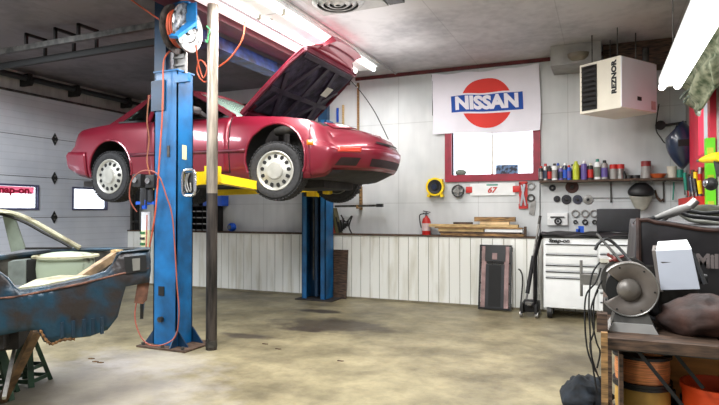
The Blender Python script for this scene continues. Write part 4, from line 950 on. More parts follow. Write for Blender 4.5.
build('body', MB().lathe([(.001, -.06), (.07, -.05), (.075, .0), (.06, .04), (.03, .06)], (p.x, 7.93, 1.06), (0, -1, 0), 20), 'bluep', t); build('lens', MB().cyl((p.x, 7.875, 1.06), (p.x, 7.86, 1.06), .04, 16), 'navy', t)

# =================================================================== SHELF WITH CANS
a = AY(540, 180, 8.0); b = AY(690, 181, 8.0)
SZ = 1.745; t = thing('wall_shelf', 'long dark wooden shelf crowded with spray cans on the back wall', 'shelf', (.1, 8.0, SZ-.03))
build('shelf_board', MB().box((-.80, 7.87, SZ-.03), (XR-.02, YB, SZ)), 'dwood', t, smooth=0)
for px in (611, 664): p = AY(px, 190, 8.05); build('shelf_bracket', MB().box((p.x-.01, 8.08, SZ-.30), (p.x+.01, YB-.001, SZ-.03)).box((p.x-.01, 7.9, SZ-.045), (p.x+.01, YB-.001, SZ-.03)), 'dsteel', t, smooth=0)
def can(px, h, r, mb_, mc, ml, label, cap='cone', y=7.96, nm='spray_can'):
    p = AY(px, 170, y); x = p.x; o = thing(nm, label, 'can' if nm == 'spray_can' else 'bottle', (x, y, SZ), 0, 'cans and bottles on the wall shelf')
    build('can_body', MB().lathe([(.001, 0), (r, 0), (r, h*.76), (r*.8, h*.84), (r*.45, h*.86), (.001, h*.86)], (x, y, SZ), (0, 0, 1), 18), mb_, o)
    build('can_label', MB().lathe([(r+.001, h*.12), (r+.001, h*.6)], (x, y, SZ), (0, 0, 1), 18), ml, o)
    build('cap', MB().lathe([(.001, h), (r*.5, h*.99), (r*.62, h*.80), (r*.62, h*.78)], (x, y, SZ), (0, 0, 1), 16), mc, o)
    return o
K = [(541, .20, .03, 'black', 'redp', 'steel', 'dark can with red cap at the left end of the shelf'), (545.5, .23, .031, 'steel', 'redp', 'navy', 'silver can with navy label, second on the shelf'),
     (549.5, .20, .028, 'ink', 'black', 'redp', 'black can with red label near the window frame'), (554.5, .23, .033, 'white', 'black', 'ventgrey', 'white can with black cap between dark cans'),
     (561, .19, .03, 'purple', 'offwhite', 'navy', 'purple can with white cap beside the white can'), (565, .23, .03, 'navy', 'white', 'bluep', 'tall blue can left of the yellow green can'),
     (569, .20, .027, 'bluep', 'redp', 'purple', 'short blue can with red cap left of the yellow green can'), (576, .25, .037, 'lime', 'lime', 'lime', 'bright yellow green can, tallest in the middle of the shelf'),
     (584, .25, .035, 'purple', 'white', 'purple', 'purple can right of the yellow green can'), (590.5, .22, .031, 'black', 'offwhite', 'redp', 'black can with red label between purple and green ones'),
     (597.5, .27, .036, 'white', 'teal', 'greyp', 'white bottle with a green cap in the middle of the shelf'), (604.5, .25, .036, 'ventgrey', 'black', 'purple', 'grey can with dark cap right of the green capped bottle')]
K += [(552, .19, .026, 'redp', 'white', 'black', 'half hidden red can behind the white can'), (558, .24, .028, 'ventgrey', 'bluep', 'navy', 'tall grey can with blue cap in the back row'), (572.5, .22, .028, 'offwhite', 'black', 'navy', 'pale can in the back row left of the yellow green can'),
      (580.5, .20, .026, 'navy', 'redp', 'ink', 'navy can with red cap right behind the yellow green can'), (587, .19, .026, 'steel', 'black', 'redp', 'short silver can in the back row beside the purple can'), (601, .20, .026, 'redp', 'white', 'ventgrey', 'short red can behind the green capped bottle')]
for i, (px, h, r, a_, b_, c_, l) in enumerate(K): can(px, h, r*1.12, a_, b_, c_, l, nm='bottle' if l.startswith('white bottle') else 'spray_can', y=7.95 if i < 12 else 8.04)
def jar(px, w_, h, m1, m2, label, y=7.96):
    p = AY(px, 170, y); o = thing('storage_jar', label, 'jar', (p.x, y, SZ), 0, 'jars on the wall shelf')
    build('jar_body', MB().lathe([(.001, 0), (w_, 0), (w_*1.02, h*.5), (w_*.95, h*.7), (.001, h*.7)], (p.x, y, SZ), (0, 0, 1), 20), m1, o); build('lid', MB().lathe([(w_, h*.7), (w_, h), (.001, h)], (p.x, y, SZ), (0, 0, 1), 20), m2, o)
jar(613.5, .047, .19, 'ventgrey', 'redp', 'clear jar with red lid, left one of the close pair')
jar(620.5, .047, .19, 'steel', 'redp', 'clear jar with red lid, right one of the close pair')
jar(646, .058, .22, 'ventgrey', mat('dull_red_lid', s(140, 40, 40), .4), 'clear jar with dull red lid standing alone before the orange bowl')
p = AY(658, 176, 7.95); single('bowl', MB().lathe([(.001, 0), (.06, 0), (.10, .05), (.105, .055), (.09, .055), (.05, .012), (.001, .012)], (p.x, 7.96, SZ), (0, 0, 1), 24), mat('orange_bowl', s(195, 95, 50), .4), 'shallow orange bowl on the right part of the shelf', 'bowl')
single('bowl_contents', MB().sphere((p.x, 7.96, SZ+.03), .08, 12, 8, sc=(1, .9, .4)), 'dwood', 'brown heap lying in the orange bowl', 'heap', )
for px, l in ((629, 'black roll of tape on the shelf right of the red lidded jars'), (636, 'low black tape roll beside the lone jar')):
    p = AY(px, 176, 7.96); single('tape_roll', MB().lathe([(.025, 0), (.05, 0), (.05, .045), (.025, .045)], (p.x, 7.97, SZ), (0, 0, 1), 20, closed=True), 'black', l, 'tape roll', 'black rolls on the shelf')
p = AY(672, 172, 7.96); single('tin', MB().cyl((p.x, 7.97, SZ), (p.x, 7.97, SZ+.13), .055, 20).cyl((p.x, 7.97, SZ+.13), (p.x, 7.97, SZ+.145), .058, 20), 'offwhite', 'pale round tin at the right end of the shelf', 'tin')
p = AY(680, 172, 7.96); single('tin', MB().cyl((p.x, 7.97, SZ), (p.x, 7.97, SZ+.10), .04, 20), 'teal', 'small green tin right of the pale tin', 'tin')
p = AY(624.5, 176, 7.93); single('small_bottle', MB().lathe([(.001, 0), (.022, 0), (.022, .06), (.01, .08), (.01, .1), (.001, .1)], (p.x, 7.93, SZ), (0, 0, 1), 14), 'black', 'tiny black bottle right beside the pair of red lidded jars', 'bottle')
# face shield hung below the shelf
p = AY(641, 190, 8.0)
t = thing('face_shield', 'black face shield with smoky visor hanging under the shelf', 'face shield', (p.x, 8.0, 1.3))
m_ = MB(); m_.grid(lambda u, v: V((p.x+.15*math.sin(math.pi*(.12+.5*v))*math.cos(math.pi*u), 8.02-.12*math.sin(math.pi*(.12+.5*v))*math.sin(math.pi*u), 1.69-.15*v-.02*math.sin(math.pi*u)*v)), 16, 8); build('crown', m_, 'black', t, solid=.01, smooth=60)
build('headband', MB().tube([(p.x+.13*math.cos(a), 8.0-.1*math.sin(a), 1.69+.04*math.sin(a)) for a in [k*math.pi/10 for k in range(11)]], .014, 8), 'ventgrey', t)
build('visor', MB().grid(lambda u, v: V((p.x+(.135-.03*v*v)*math.cos(math.pi*u), 8.02-.10*math.sin(math.pi*u), 1.53-.20*v*(.25+.75*math.sin(math.pi*u)))), 16, 6), 'smoke', t, solid=.004, smooth=60)
a = AY(659, 193, 8.06); single('wall_hook_tool', MB().tube(bez([AY(655, 190, 8.06), AY(657, 197, 8.05), AY(661, 201, 8.05), AY(663, 199, 8.06)]), [.012]*8+[.016]*8+[.01]*9, 8), 'dwood', 'brown curved hand tool hooked on the wall right of the face shield', 'tool')
single('green_marker', MB().cyl(AY(674, 182, 8.05), AY(673, 200, 8.05), .009, 8), 'teal', 'thin green rod hanging near the right end of the shelf', 'rod')
# blue welding helmet in the corner
p = AY(685, 145, 7.6)
t = thing('welding_helmet', 'dark blue welding helmet hanging in the corner above the shelf', 'helmet', (p.x, 7.7, p.z-.2))
def helm(u, v):
    a = math.pi*(u*1.1-.05); w_ = .135*math.sin(math.pi*(.16+.72*v))**.6
    return V((p.x-.03+w_*math.cos(a)+.16*(v-.5), p.y-.17*math.sin(a)*math.sin(math.pi*(.16+.72*v))**.5, p.z+.19-.38*v+.10*math.cos(a)))
build('shell', MB().grid(helm, 18, 12), 'navy', t, solid=.01, smooth=50)
build('lens_window', MB().box(p+V((-.09, -.175, -.03)), p+V((.03, -.15, .05)), bev=.005), 'vblack', t)
build('headgear', MB().tube([(p.x+.11*math.cos(a), p.y+.02+.09*math.sin(a), p.z+.17) for a in [k*math.pi/10 for k in range(20)]], .015, 8, closed=True), 'black', t)
# coiled black cord and bits near corner top
single('black_cable', MB().tube(bez([AY(659, 104, 8.0), AY(656, 128, 8.0), AY(661, 138, 8.0), AY(666, 143, 8.0), AY(673, 135, 8.0), AY(678, 124, 7.95), AY(685, 132, 7.9)]), .008, 6), 'black', 'black cable looping on the wall under the heater', 'cable')
p = AY(660, 126, 8.05); single('wall_fitting', MB().cyl(p, p+V((0, -.06, 0)), .05, 16).cyl(p+V((0, -.06, 0)), p+V((0, -.07, 0)), .06, 16).bar(p, p+V((.3, 0, .03)), .04, .03), 'black', 'round black gas fitting on the wall below the heater', 'fitting')
# =================================================================== TOOL CHEST
x0, x1, y0, z1 = -.70, .38, 7.32, 1.0
t = thing('tool_chest', 'white rolling tool chest with many drawers against the back wall', 'tool chest', ((x0+x1)/2, 7.55, 0))
build('cabinet', MB().box((x0, y0+.02, .13), (x1, 7.78, z1), bev=.006), 'white', t)
build('top_mat', MB().box((x0-.01, y0, z1), (x1+.01, 7.78, z1+.03), bev=.01), 'black', t)
rows = [(.83, .95), (.70, .82), (.62, .69), (.545, .61), (.16, .535)]
for (a, b) in [(r[0]-.02, r[1]-.02) for r in rows]:
    right = x0+.60 if a < .5 else (x1-.32)
    right = x0+.62
    d = build('drawer', MB().box((x0+.03, y0, a), (right, y0+.02, b), bev=.003), 'white', t); build('drawer_pull', MB().box((x0+.03, y0-.012, b-.016), (right, y0+.0, b-.004)), 'black', d, smooth=0)
for k in range(7):
    a = .14+k*.115; d = build('drawer', MB().box((x0+.65, y0, a), (x1-.03, y0+.02, a+.105), bev=.003), 'white', t); build('drawer_pull', MB().box((x0+.65, y0-.012, a+.09), (x1-.03, y0, a+.102)), 'black', d, smooth=0)
build('lettering', place(text_mb('Snap-on', .062, .001, .003, 1.2), (x0+.19, y0-.003, .965), (1, 0, 0), (.15, 0, 1)), 'ink', t, smooth=0)
for xx in (x0+.07, x1-.07):
    for yy in (7.38, 7.7):
        w_ = build('caster', MB().cyl((xx-.025, yy, .075), (xx+.025, yy, .075), .075, 20), 'black', t); build('caster_fork', MB().box((xx-.035, yy-.02, .055), (xx-.028, yy+.02, .13)).box((xx+.028, yy-.02, .055), (xx+.035, yy+.02, .13)).box((xx-.035, yy-.02, .11), (xx+.035, yy+.02, .13)), 'steel', w_, smooth=0)
# black cover over chest side and top
m_ = MB(); m_.grid(lambda u, v: V((x0-.03-.08*min(1, 3*v)-.012*math.sin(9*u), 7.27+.47*u+.015*math.sin(12*v), 1.06-.95*v)), 10, 14)
m_.grid(lambda u, v: V((x0-.03+1.12*u, 7.3+.44*v-.02*math.sin(15*u)*(1-v), 1.06+.012*math.sin(17*u+5*v)-.03*(1-v)**6)), 30, 8)
single('dust_cover', m_, 'vinyl', 'black cloth cover draped over the top and left side of the white chest', 'cover', solid=.008, smooth=60)
a = AY(597, 238, 7.5); b = AY(640, 209, 7.6)
t = thing('tool_case', 'upright black tool case standing on the white chest', 'case', ((a.x+b.x)/2, 7.55, 1.075))
build('shell', MB().box((a.x, 7.50, 1.075), (b.x, 7.66, 1.36), bev=.035), 'blackcase', t); build('seam', MB().box((a.x-.003, 7.575, 1.08), (b.x+.003, 7.585, 1.355)), 'vblack', t, smooth=0)
single('blue_clamp', MB().box(AY(580, 233, 7.5)+V((-.02, 0, -.01)), AY(584, 226, 7.5)).box(AY(576, 233, 7.5), AY(580, 229, 7.52)), 'bluep', 'small blue clamp on the chest cover left of the black case', 'clamp', smooth=0)
# creeper leaning
t = thing('mechanic_creeper', 'black padded mechanic creeper leaning upright against the wainscot', 'creeper', (-1.37, 7.65, 0))
Xa, Xb = -1.56, -1.15
def cr_(x, h, off=0): return V((x, 7.60+.17*h-off, h+.01))
for xx in (Xa, Xb): build('side_rail', MB().bar(cr_(xx, 0), cr_(xx, .86), .022, .03), 'black', t)
for h in (.02, .35, .62, .85): build('cross_rail', MB().bar(cr_(Xa, h, .012), cr_(Xb, h, .012), .022, .022), 'black', t)
for xx in (Xa+.055, Xb-.055): build('side_pad', MB().bar(cr_(xx, .03, .01), cr_(xx, .84, .01), .065, .03, up=V((0, -1, .1))), 'pink', t)
build('back_pad', MB().bar(cr_(-1.355, .03, .01), cr_(-1.355, .60, .01), .25, .035, up=V((0, -1, .1))), 'blackcase', t)
build('pad_panel', MB().bar(cr_(-1.355, .05, .03), cr_(-1.355, .59, .03), .16, .012, up=V((0, -1, .1))), 'vblack', t)
build('head_rest', MB().bar(cr_(-1.355, .64, .015), cr_(-1.355, .85, .015), .27, .04, up=V((0, -1, .1))), 'black', t)
build('label_plate', MB().bar(cr_(-1.36, .67, .045), cr_(-1.36, .755, .045), .065, .004, up=V((0, -1, .1))), 'pink', t)
for xx in (Xa, Xb):
    for h in (.06, .8): build('caster', MB().cyl(cr_(xx-.012, h, -.045), cr_(xx+.012, h, -.045), .03, 14), 'dsteel', t)
# floor jack
p = AZ(530, 317, 0); jx, jy = p.x, p.y
t = thing('floor_jack', 'black trolley jack with its long handle upright beside the white chest', 'jack', (-.85, 7.4, 0)); jx, jy = -.87, 7.40
build('frame', MB().box((jx-.10, jy-.16, .05), (jx-.07, jy+.22, .17), bev=.005).box((jx+.07, jy-.16, .05), (jx+.10, jy+.22, .17), bev=.005).box((jx-.08, jy-.02, .05), (jx+.08, jy+.1, .20), bev=.01), 'black', t)
for sx in (-.11, .08): build('wheel', MB().cyl((jx+sx, jy-.12, .04), (jx+sx+.03, jy-.12, .04), .04, 16), 'steel', t)
for sx in (-.11, .08): build('wheel', MB().cyl((jx+sx, jy+.2, .03), (jx+sx+.03, jy+.2, .03), .03, 16), 'steel', t)
build('lift_saddle', MB().cyl((jx, jy-.1, .16), (jx, jy-.1, .19), .05, 16).bar((jx, jy-.1, .16), (jx, jy+.08, .12), .05, .03), 'steel', t)
h0 = V((jx-.06, jy+.1, .18)); h1 = V((jx+.10, jy+.30, 1.27))
build('handle', MB().cyl(h0, h1, .014, 10), 'steel', t); build('foam_sleeve', MB().cyl(h0.lerp(h1, .08), h0.lerp(h1, .52), .026, 12), 'black', t)
build('handle_grip', MB().cyl(h0.lerp(h1, .9), h1, .018, 10), 'dsteel', t)
single('pry_bar', MB().tube(bez([(jx-.16, jy+.28, .01), (jx-.13, jy+.3, .4), (jx-.15, jy+.32, .52), (jx-.18, jy+.30, .56)]), .01, 8), 'dsteel', 'short dark bar leaning left of the floor jack', 'pry bar')
# =================================================================== STRIPPED BODY SHELL AT LEFT
O = V((-2.69, 2.75, 0)); fwd = V((-.721, -.693, 0)); acr = V((-.693, .721, 0))
sh = thing('car_body_shell', 'stripped rusty blue car body shell resting on jack stands at left', 'car body', (O.x, O.y, 0), math.atan2(fwd.y, fwd.x))
def WN(px, py, wd=0):
    d = ray(px, py); o = O+acr*wd; n = acr; t = (o-CAM).dot(n)/d.dot(n); return CAM+d*t
def panel(name, px, wd, th, m_, parent, bulge=0, sub=True):
    """thick sheet cut to an outline on the plane wd metres across the body"""
    pts = [WN(x, y, wd) for x, y in px]; bm = bmesh.new(); vs = [bm.verts.new(p) for p in pts]; f0 = bm.faces.new(vs); f0.normal_update()
    if sub:
        bmesh.ops.triangulate(bm, faces=bm.faces, ngon_method='EAR_CLIP')
        for _ in range(3): bmesh.ops.subdivide_edges(bm, edges=[e for e in bm.edges if e.calc_length() > .07], cuts=1); bmesh.ops.triangulate(bm, faces=bm.faces)
    zs_ = [p.z for p in pts]; z0_, z1_ = min(zs_), max(zs_)
    for v in bm.verts:
        h = (v.co.z-z0_)/(z1_-z0_); v.co -= acr*(bulge*math.sin(math.pi*min(1, max(0, h)))); v.co += acr*.012*noise.noise(v.co*5)*(1 if bulge else 0)
    bm.verts.index_update(); mb = MB(); mb.add([v.co.copy() for v in bm.verts], [tuple(v.index for v in f.verts) for f in bm.faces]); bm.free()
    return build(name, mb, m_, parent, solid=th, smooth=40)
near = [(-70, 262), (-10, 270), (0, 273), (8, 279), (14, 287), (20, 291), (40, 288), (60, 284), (90, 277), (106, 272), (113, 265), (117, 256), (121, 252), (150, 249), (151, 270), (149, 282), (126, 286), (122, 300), (118, 316), (108, 329), (90, 336), (72, 338), (58, 342), (50, 343), (44, 341), (38, 329), (20, 331), (0, 335), (-70, 348)]
nq = panel('side_panel', near, 0, .02, 'rust', sh, .018)
build('rusty_crease', MB().tube([WN(x, y, -.03) for x, y in ((-60, 303), (14, 297), (40, 292), (80, 284), (120, 274), (149, 268))], [.003, .006, .007, .007, .006, .003], 8), 'rustline', nq)
build('upper_edge', MB().tube([WN(x, y, -.01) for x, y in near[:14]], .008, 8), 'bluecar', nq)
build('lamp_opening', MB().prism([WN(x, y, -.035) for x, y in ((124, 257), (146, 255), (147, 271), (126, 274))], acr*.01), 'vblack', nq, smooth=0)
build('lamp_gap', MB().prism([WN(x, y, -.045) for x, y in ((132, 259), (140, 258), (140, 270), (133, 271))], acr*.008), mat('dull_grey_gap', s(120, 118, 112), .7), nq, smooth=0)
for px in (62, 73, 84, 93, 102): build('floor_rib', MB().bar(WN(px, 337-(px-62)*.08, -.06), WN(px, 322-(px-62)*.12, -.06), .012, .02), mat('dark_blue_rib', s(20, 45, 62), .6), nq)
build('rust_hole_edge', MB().tube(bez([WN(40, 330, -.03), WN(46, 340, -.04), WN(52, 344, -.04), WN(62, 340, -.05), (WN(75, 339, -.05))]), [.005+.003*((k*7) % 3) for k in range(33)], 6), mat('orange_rust', s(120, 84, 48), .9, 0, .4, 20), nq)
# far side
far = [(-60, 262), (0, 258), (40, 252), (80, 249), (112, 249), (150, 249), (151, 262), (148, 276), (60, 280), (-60, 284)]
panel('far_side_panel', far, 1.40, .02, 'dsteel', sh, 0)
build('far_belt_edge', MB().tube([WN(x, y, 1.36) for x, y in ((-60, 263), (0, 257.5), (30, 254), (60, 251), (84, 249.5), (118, 249), (150, 248.5))], [.022, .022, .022, .02, .016, .013, .012], 8), 'bluecar', sh)
build('roof_rail', MB().tube(bez([WN(x, y, 1.34) for x, y in ((-60, 208), (-20, 209), (0, 211.5), (16, 214.5), (32, 221), (48, 230), (64, 239), (80, 248))]), .021, 8), 'cream', sh)
build('window_channel', MB().tube(bez([WN(x, y, 1.30) for x, y in ((0, 214), (14, 218), (28, 224), (44, 233), (60, 241), (72, 248))]), .012, 6).tube([WN(72, 248, 1.30), WN(25, 248.5, 1.30)], .010, 6), 'vblack', sh)
build('roof_panel', MB().prism([WN(-70, 203, 1.3), WN(0, 209, 1.3), WN(16, 213, 1.3), WN(-70, 211, 1.3)], -acr*.35), 'cream', sh, smooth=0)
build('centre_pillar', MB().prism([WN(2, 214, 1.3), WN(14, 216.5, 1.3), WN(25, 249, 1.3), WN(11, 252, 1.3)], acr*.05), 'greyp', sh, smooth=0)
# shell floor, wheel tub and inner panels
def LP(s_, w_, h_): return O+fwd*s_+acr*w_+V((0, 0, h_))
fl = MB().prism([LP(.34, .10, .70), LP(1.9, .10, .66), LP(1.9, 1.36, .66), LP(.34, 1.36, .70)], (0, 0, .02)); build('floor_pan', fl, 'cream', sh, smooth=0)
p = WN(66, 277, 1.02)
tb = MB().lathe([(.001, .215), (.10, .222), (.17, .21), (.20, .17), (.205, .10), (.195, .0)], (p.x, p.y, p.z-.03), (0, 0, 1), 28); build('wheel_tub', tb, mat('flaking_pale_green_paint', s(148, 160, 142), .6, 0, .2, 5, col2=s(60, 56, 46), ramp=(.34, .40)), sh, smooth=50)
build('tub_flange', MB().lathe([(.2, 0), (.235, .0), (.235, .015), (.2, .02)], (p.x, p.y, p.z+.155), (0, 0, 1), 28, closed=True), 'cream', sh)
build('inner_box', MB().prism([WN(8, 285, 1.1), WN(26, 285, 1.1), WN(26, 260, 1.1), WN(8, 262, 1.1)], acr*.2), mat('grey_primer', s(110, 118, 116), .6, 0, .2), sh, smooth=0)
build('inner_panel', MB().prism([WN(26, 285, 1.12), WN(43, 283, 1.12), WN(43, 260, 1.12), WN(26, 260, 1.12)], acr*.05), 'vblack', sh, smooth=0)
build('sill_edge', MB().prism([WN(17, 290, .06), WN(42, 287, .06), WN(90, 277, .12), WN(60, 277, .32), (WN(36, 281, .25))], (0, 0, .012)), 'cream', sh, smooth=0)
build('trunk_hinge_bar', MB().bar(WN(72, 284, .42), WN(117, 254, .62), .055, .05), mat('tan_scuffed_bar', s(140, 116, 88), .6, 0, .3, 15), sh)
build('bar_end', MB().box(WN(117, 254, .62)+V((-.03, -.03, -.02)), WN(117, 254, .62)+V((.03, .03, .03))), 'wood2', sh, smooth=0)
build('trunk_rim', MB().tube(bez([WN(119, 252, .1), WN(119, 260, .1), WN(115, 270, .1), WN(108, 276, .1), WN(92, 281, .1)]), .018, 8), 'bluecar', sh)
build('tail_panel', MB().prism([LP(.02, .1, .62), LP(.02, 1.36, .62), LP(.02, 1.36, .90), LP(.02, .1, .90)], fwd*.02), 'rust', sh, smooth=0)
build('torn_bracket', MB().prism([WN(138, 280, -.01), WN(150, 279, -.01), WN(147, 300, -.01), (WN(143, 304, -.01)), WN(134, 303, -.01)], acr*.05), mat('brown_rust', s(96, 62, 46), .8, 0, .4, 12), sh, smooth=0)
build('underframe', MB().prism([LP(.75, .2, .46), LP(1.9, .2, .44), LP(1.9, 1.2, .44), LP(.75, 1.2, .46)], (0, 0, .16)).prism([LP(.80, .05, .50), LP(1.9, .05, .46), LP(1.9, .25, .46), LP(.80, .25, .50)], (0, 0, .12)), 'under', sh, smooth=0)
build('axle_tube', MB().cyl(LP(.95, .15, .42), LP(.95, 1.25, .42), .045, 12), 'under', sh)
# jack stands
def stand(c, hgt, label, m_='green', rz=.3):
    t = thing('jack_stand', label, 'jack stand', (c.x, c.y, 0), rz)
    R = Matrix.Rotation(rz, 3, 'Z')
    for k in range(4):
        a = math.pi/4+k*math.pi/2; e = c+R@V((math.cos(a), math.sin(a), 0))*.155; tp = c+R@V((math.cos(a), math.sin(a), 0))*.03; build('leg', MB().bar(V((e.x, e.y, .0)), V((tp.x, tp.y, hgt-.10)), .04, .03), m_, t)
    for zz in (.04, .13):
        f = 1-zz/(hgt-.1); pts = [c+R@V((math.cos(math.pi/4+k*math.pi/2), math.sin(math.pi/4+k*math.pi/2), 0))*(.03+.125*f)+V((0, 0, zz)) for k in range(4)]
        br = MB()
        for k in range(4): br.bar(pts[k], pts[(k+1) % 4], .012, .028)
        build('brace', br, m_, t)
    build('post', MB().box(c+V((-.018, -.018, hgt-.2)), c+V((.018, .018, hgt-.02))), 'rustgreen', t, smooth=0); build('saddle', MB().prism([c+V((-.055, -.03, hgt)), c+V((-.04, -.03, hgt-.03)), c+V((.04, -.03, hgt-.03)), c+V((.055, -.03, hgt)), c+V((.04, -.03, hgt-.012)), c+V((-.04, -.03, hgt-.012))], (0, .06, 0)), 'rustgreen', t, smooth=0)
    return t
q = AZ(28, 383, 0); stand(V((q.x, q.y, 0)), .46, 'dark green jack stand under the rear of the blue body shell')
q = AZ(-4, 398, 0); stand(V((q.x, q.y, 0)), .45, 'dark green jack stand half out of the left edge of the photo', rz=.8)
a = AZ(2, 404, 0); b = WN(37, 330, .05)
single('leaning_strut', MB().bar(a+V((0, 0, .02)), b, .05, .04), mat('tan_brown_strut', s(112, 86, 60), .7, 0, .3, 12), 'rusty tan strut propped diagonally against the body shell beside the stands', 'strut', smooth=0)
single('socket_handle', MB().bar(AZ(4, 398, .28), WN(16, 342, .3), .02, .02), 'steel', 'short steel bar resting on the jack stand under the shell', 'bar', smooth=0)
for i, (px, py) in enumerate([(92, 362), (97, 363), (88, 359)]):
    p = AZ(px, py, 0); single('rust_flake', MB().prism([p, p+V((.04, .01, 0)), p+V((.05, .03, 0)), p+V((.01, .03, 0))], (0, 0, .006)), 'rustgreen', 'small rust flake lying on the floor under the shell', 'debris', 'rust flakes on the floor', smooth=0)
for i, (px, py, l) in enumerate([(262, 344, 'lone dark chip on the open floor right of the pole'), (337, 361, 'small dark chip lying in the middle of the floor'), (275, 349, 'dark sliver beside the lone chip near the pole')]):
    p = AZ(px, py, 0); single('floor_chip', MB().prism([p, p+V((.05, .0, 0)), p+V((.06, .02, 0)), p+V((.0, .025, 0))], (0, 0, .004)), 'dwood', l, 'debris', smooth=0)

# =================================================================== WORKBENCH AND WHAT STANDS ON IT
BZ = .828; bx0, bx1, by0, by1 = -.01, XR-.01, 2.40, 4.1
bench = thing('workbench', 'dark worn wooden workbench along the right wall', 'workbench', (.45, 3.2, 0))
build('bench_top', MB().box((bx0, by0, BZ-.042), (.40, by1, BZ)).box((.405, by0, BZ-.042), (bx1, by1, BZ)), 'dwood', bench, smooth=0)
build('apron', MB().box((bx0+.01, by0+.06, BZ-.06), (bx1, by0+.08, BZ-.042)), 'dsteel', bench, smooth=0)
for lx, ly, m_ in ((bx0-.005, by0-.03, 'wood'), (bx1-.07, by0+.01, 'dwood'), (bx0, by1-.08, 'dwood'), (bx1-.07, by1-.08, 'dwood')): build('leg', MB().box((lx, ly-(.02 if m_ == 'wood' else 0), 0), (lx+(.024 if m_ == 'wood' else .05), ly-.001 if m_ == 'wood' else ly+.05, BZ+.03 if m_ == 'wood' else BZ-.042)), m_, bench, smooth=0)
build('back_board', MB().box((bx0+.06, by0+.62, .02), (bx1, by0+.64, BZ-.07)), 'ply', bench, smooth=0)
build('side_board', MB().box((bx0+.06, by0+.05, .02), (bx0+.075, by0+.6, BZ-.07)), 'dwood', bench, smooth=0)
for a, b in ((AY(629, 340, 2.43), AY(686, 410, 2.43)), (AY(667, 344, 2.5), AY(703, 388, 2.5))): build('diagonal_brace', MB().bar(a, b, .013, .013), 'vblack', bench, smooth=0)
# grinder
gc = AY(628.5, 288, 2.62)
g = thing('bench_grinder', 'bench grinder with big round brown grey wheel guard on the bench corner', 'grinder', (gc.x, gc.y, BZ))
gr = .109
def gpt(r, a, y): return gc+V((r*math.cos(a), y, r*math.sin(a)))
gv = V((-.30, -1, 0)).normalized()
# guard: disc with a wedge cut at the left
a0, a1 = math.radians(-148), math.radians(140); N_ = 40
m_ = MB(); rim_f = [gpt(gr, a0+(a1-a0)*k/N_, -.05) for k in range(N_+1)]; inn = [gpt(.042, a0+(a1-a0)*k/N_, -.055) for k in range(N_+1)]
m_.add(rim_f+inn, [(k, k+1, N_+2+k, N_+1+k) for k in range(N_)])
rim_b = [gpt(gr, a0+(a1-a0)*k/N_, .03) for k in range(N_+1)]; m_.add(rim_f+rim_b, [(k, N_+1+k, N_+2+k, k+1) for k in range(N_)])
build('wheel_guard', m_, 'gdisc', g, smooth=40, solid=.004)
build('guard_rim', MB().tube([p+V((0, -.002, 0)) for p in rim_f], .0035, 6), 'steel', g)
build('guard_hub', MB().lathe([(.047, .052), (.045, .06), (.038, .075), (.022, .085), (.001, .088)], gc, (0, -1, 0), 32), mat('hub_grey', s(112, 106, 100), .4, .3, .1), g, smooth=50)
build('grinding_wheel', MB().cyl(gc+V((0, -.04, 0)), gc+V((0, .0, 0)), .088, 36), 'vblack', g)
build('motor', MB().cyl(gc+V((0, .03, 0)), gc+V((0, .26, 0)), .085, 28).cyl(gc+V((0, .26, 0)), gc+V((0, .34, 0)), .11, 28), 'dsteel', g)
build('pedestal', MB().prism([gc+V((-.075, -.07, BZ-gc.z)), gc+V((.10, -.07, BZ-gc.z)), gc+V((.07, -.04, -.09)), gc+V((-.05, -.04, -.09))], (0, .22, 0)), 'dsteel', g, smooth=0)
build('foot_plate', MB().prism([gc+V((-.08, -.08, BZ-gc.z)), gc+V((.105, -.08, BZ-gc.z)), gc+V((.085, -.075, BZ-gc.z+.035)), gc+V((-.06, -.075, BZ-gc.z+.035))], (0, .24, 0)), 'ventgrey', g, smooth=0)
for k in range(5):
    a = a0+(a1-a0)*(k+.5)/5; build('guard_screw', MB().cyl(gpt(gr-.014, a, -.05), gpt(gr-.014, a, -.056), .004, 8), 'vblack', g)
# wooden block and vise stack left of the grinder
p = AY(602, 316, 2.5); single('wood_block', MB().box((p.x-.02, 2.50, BZ), (p.x+.02, 2.56, BZ+.075)), 'dwood', 'small upright wood block on the bench corner left of the grinder', 'block', smooth=0)
p = AY(603, 285, 3.0)
t = thing('bench_vise', 'worn steel bench vise behind the round grinder', 'vise', (p.x+.05, 3.0, BZ))
build('base', MB().box((p.x+.0, 2.95, BZ), (p.x+.14, 3.12, BZ+.06), bev=.006).cyl((p.x+.07, 3.03, BZ+.06), (p.x+.07, 3.03, BZ+.12), .05, 20), 'dsteel', t)
build('jaw', MB().box((p.x-.02, 2.93, BZ+.12), (p.x+.03, 3.12, BZ+.27), bev=.006), 'ventgrey', t); build('jaw', MB().box((p.x+.05, 2.93, BZ+.12), (p.x+.22, 3.12, BZ+.24), bev=.01), 'dsteel', t)
build('slide', MB().box((p.x-.10, 3.0, BZ+.13), (p.x+.2, 3.07, BZ+.18)), 'steel', t, smooth=0); build('screw_handle', MB().cyl((p.x-.10, 3.03, BZ+.07), (p.x-.10, 3.03, BZ+.25), .007, 8), 'steel', t)
a = AY(600, 262, 2.95); b = AY(634, 257, 2.95); single('steel_plate', MB().box((a.x, 2.92, a.z-.0), (b.x, 3.1, a.z+.018)), 'offwhite', 'pale flat bar lying across the vise behind the grinder', 'bar', smooth=0)
single('lever_rod', MB().tube([AY(597, 234, 2.72), AY(627, 268, 2.62)], .006, 8), 'dsteel', 'thin dark rod slanting above the round grinder', 'rod')
single('black_hose', MB().tube(bez([AY(595, 250, 2.9), AY(599, 243, 2.9), AY(607, 239, 2.9), AY(617, 246, 2.9), AY(626, 256, 2.85), AY(632, 264, 2.8)]), .008, 6), 'black', 'black hose arching over the vise', 'hose')
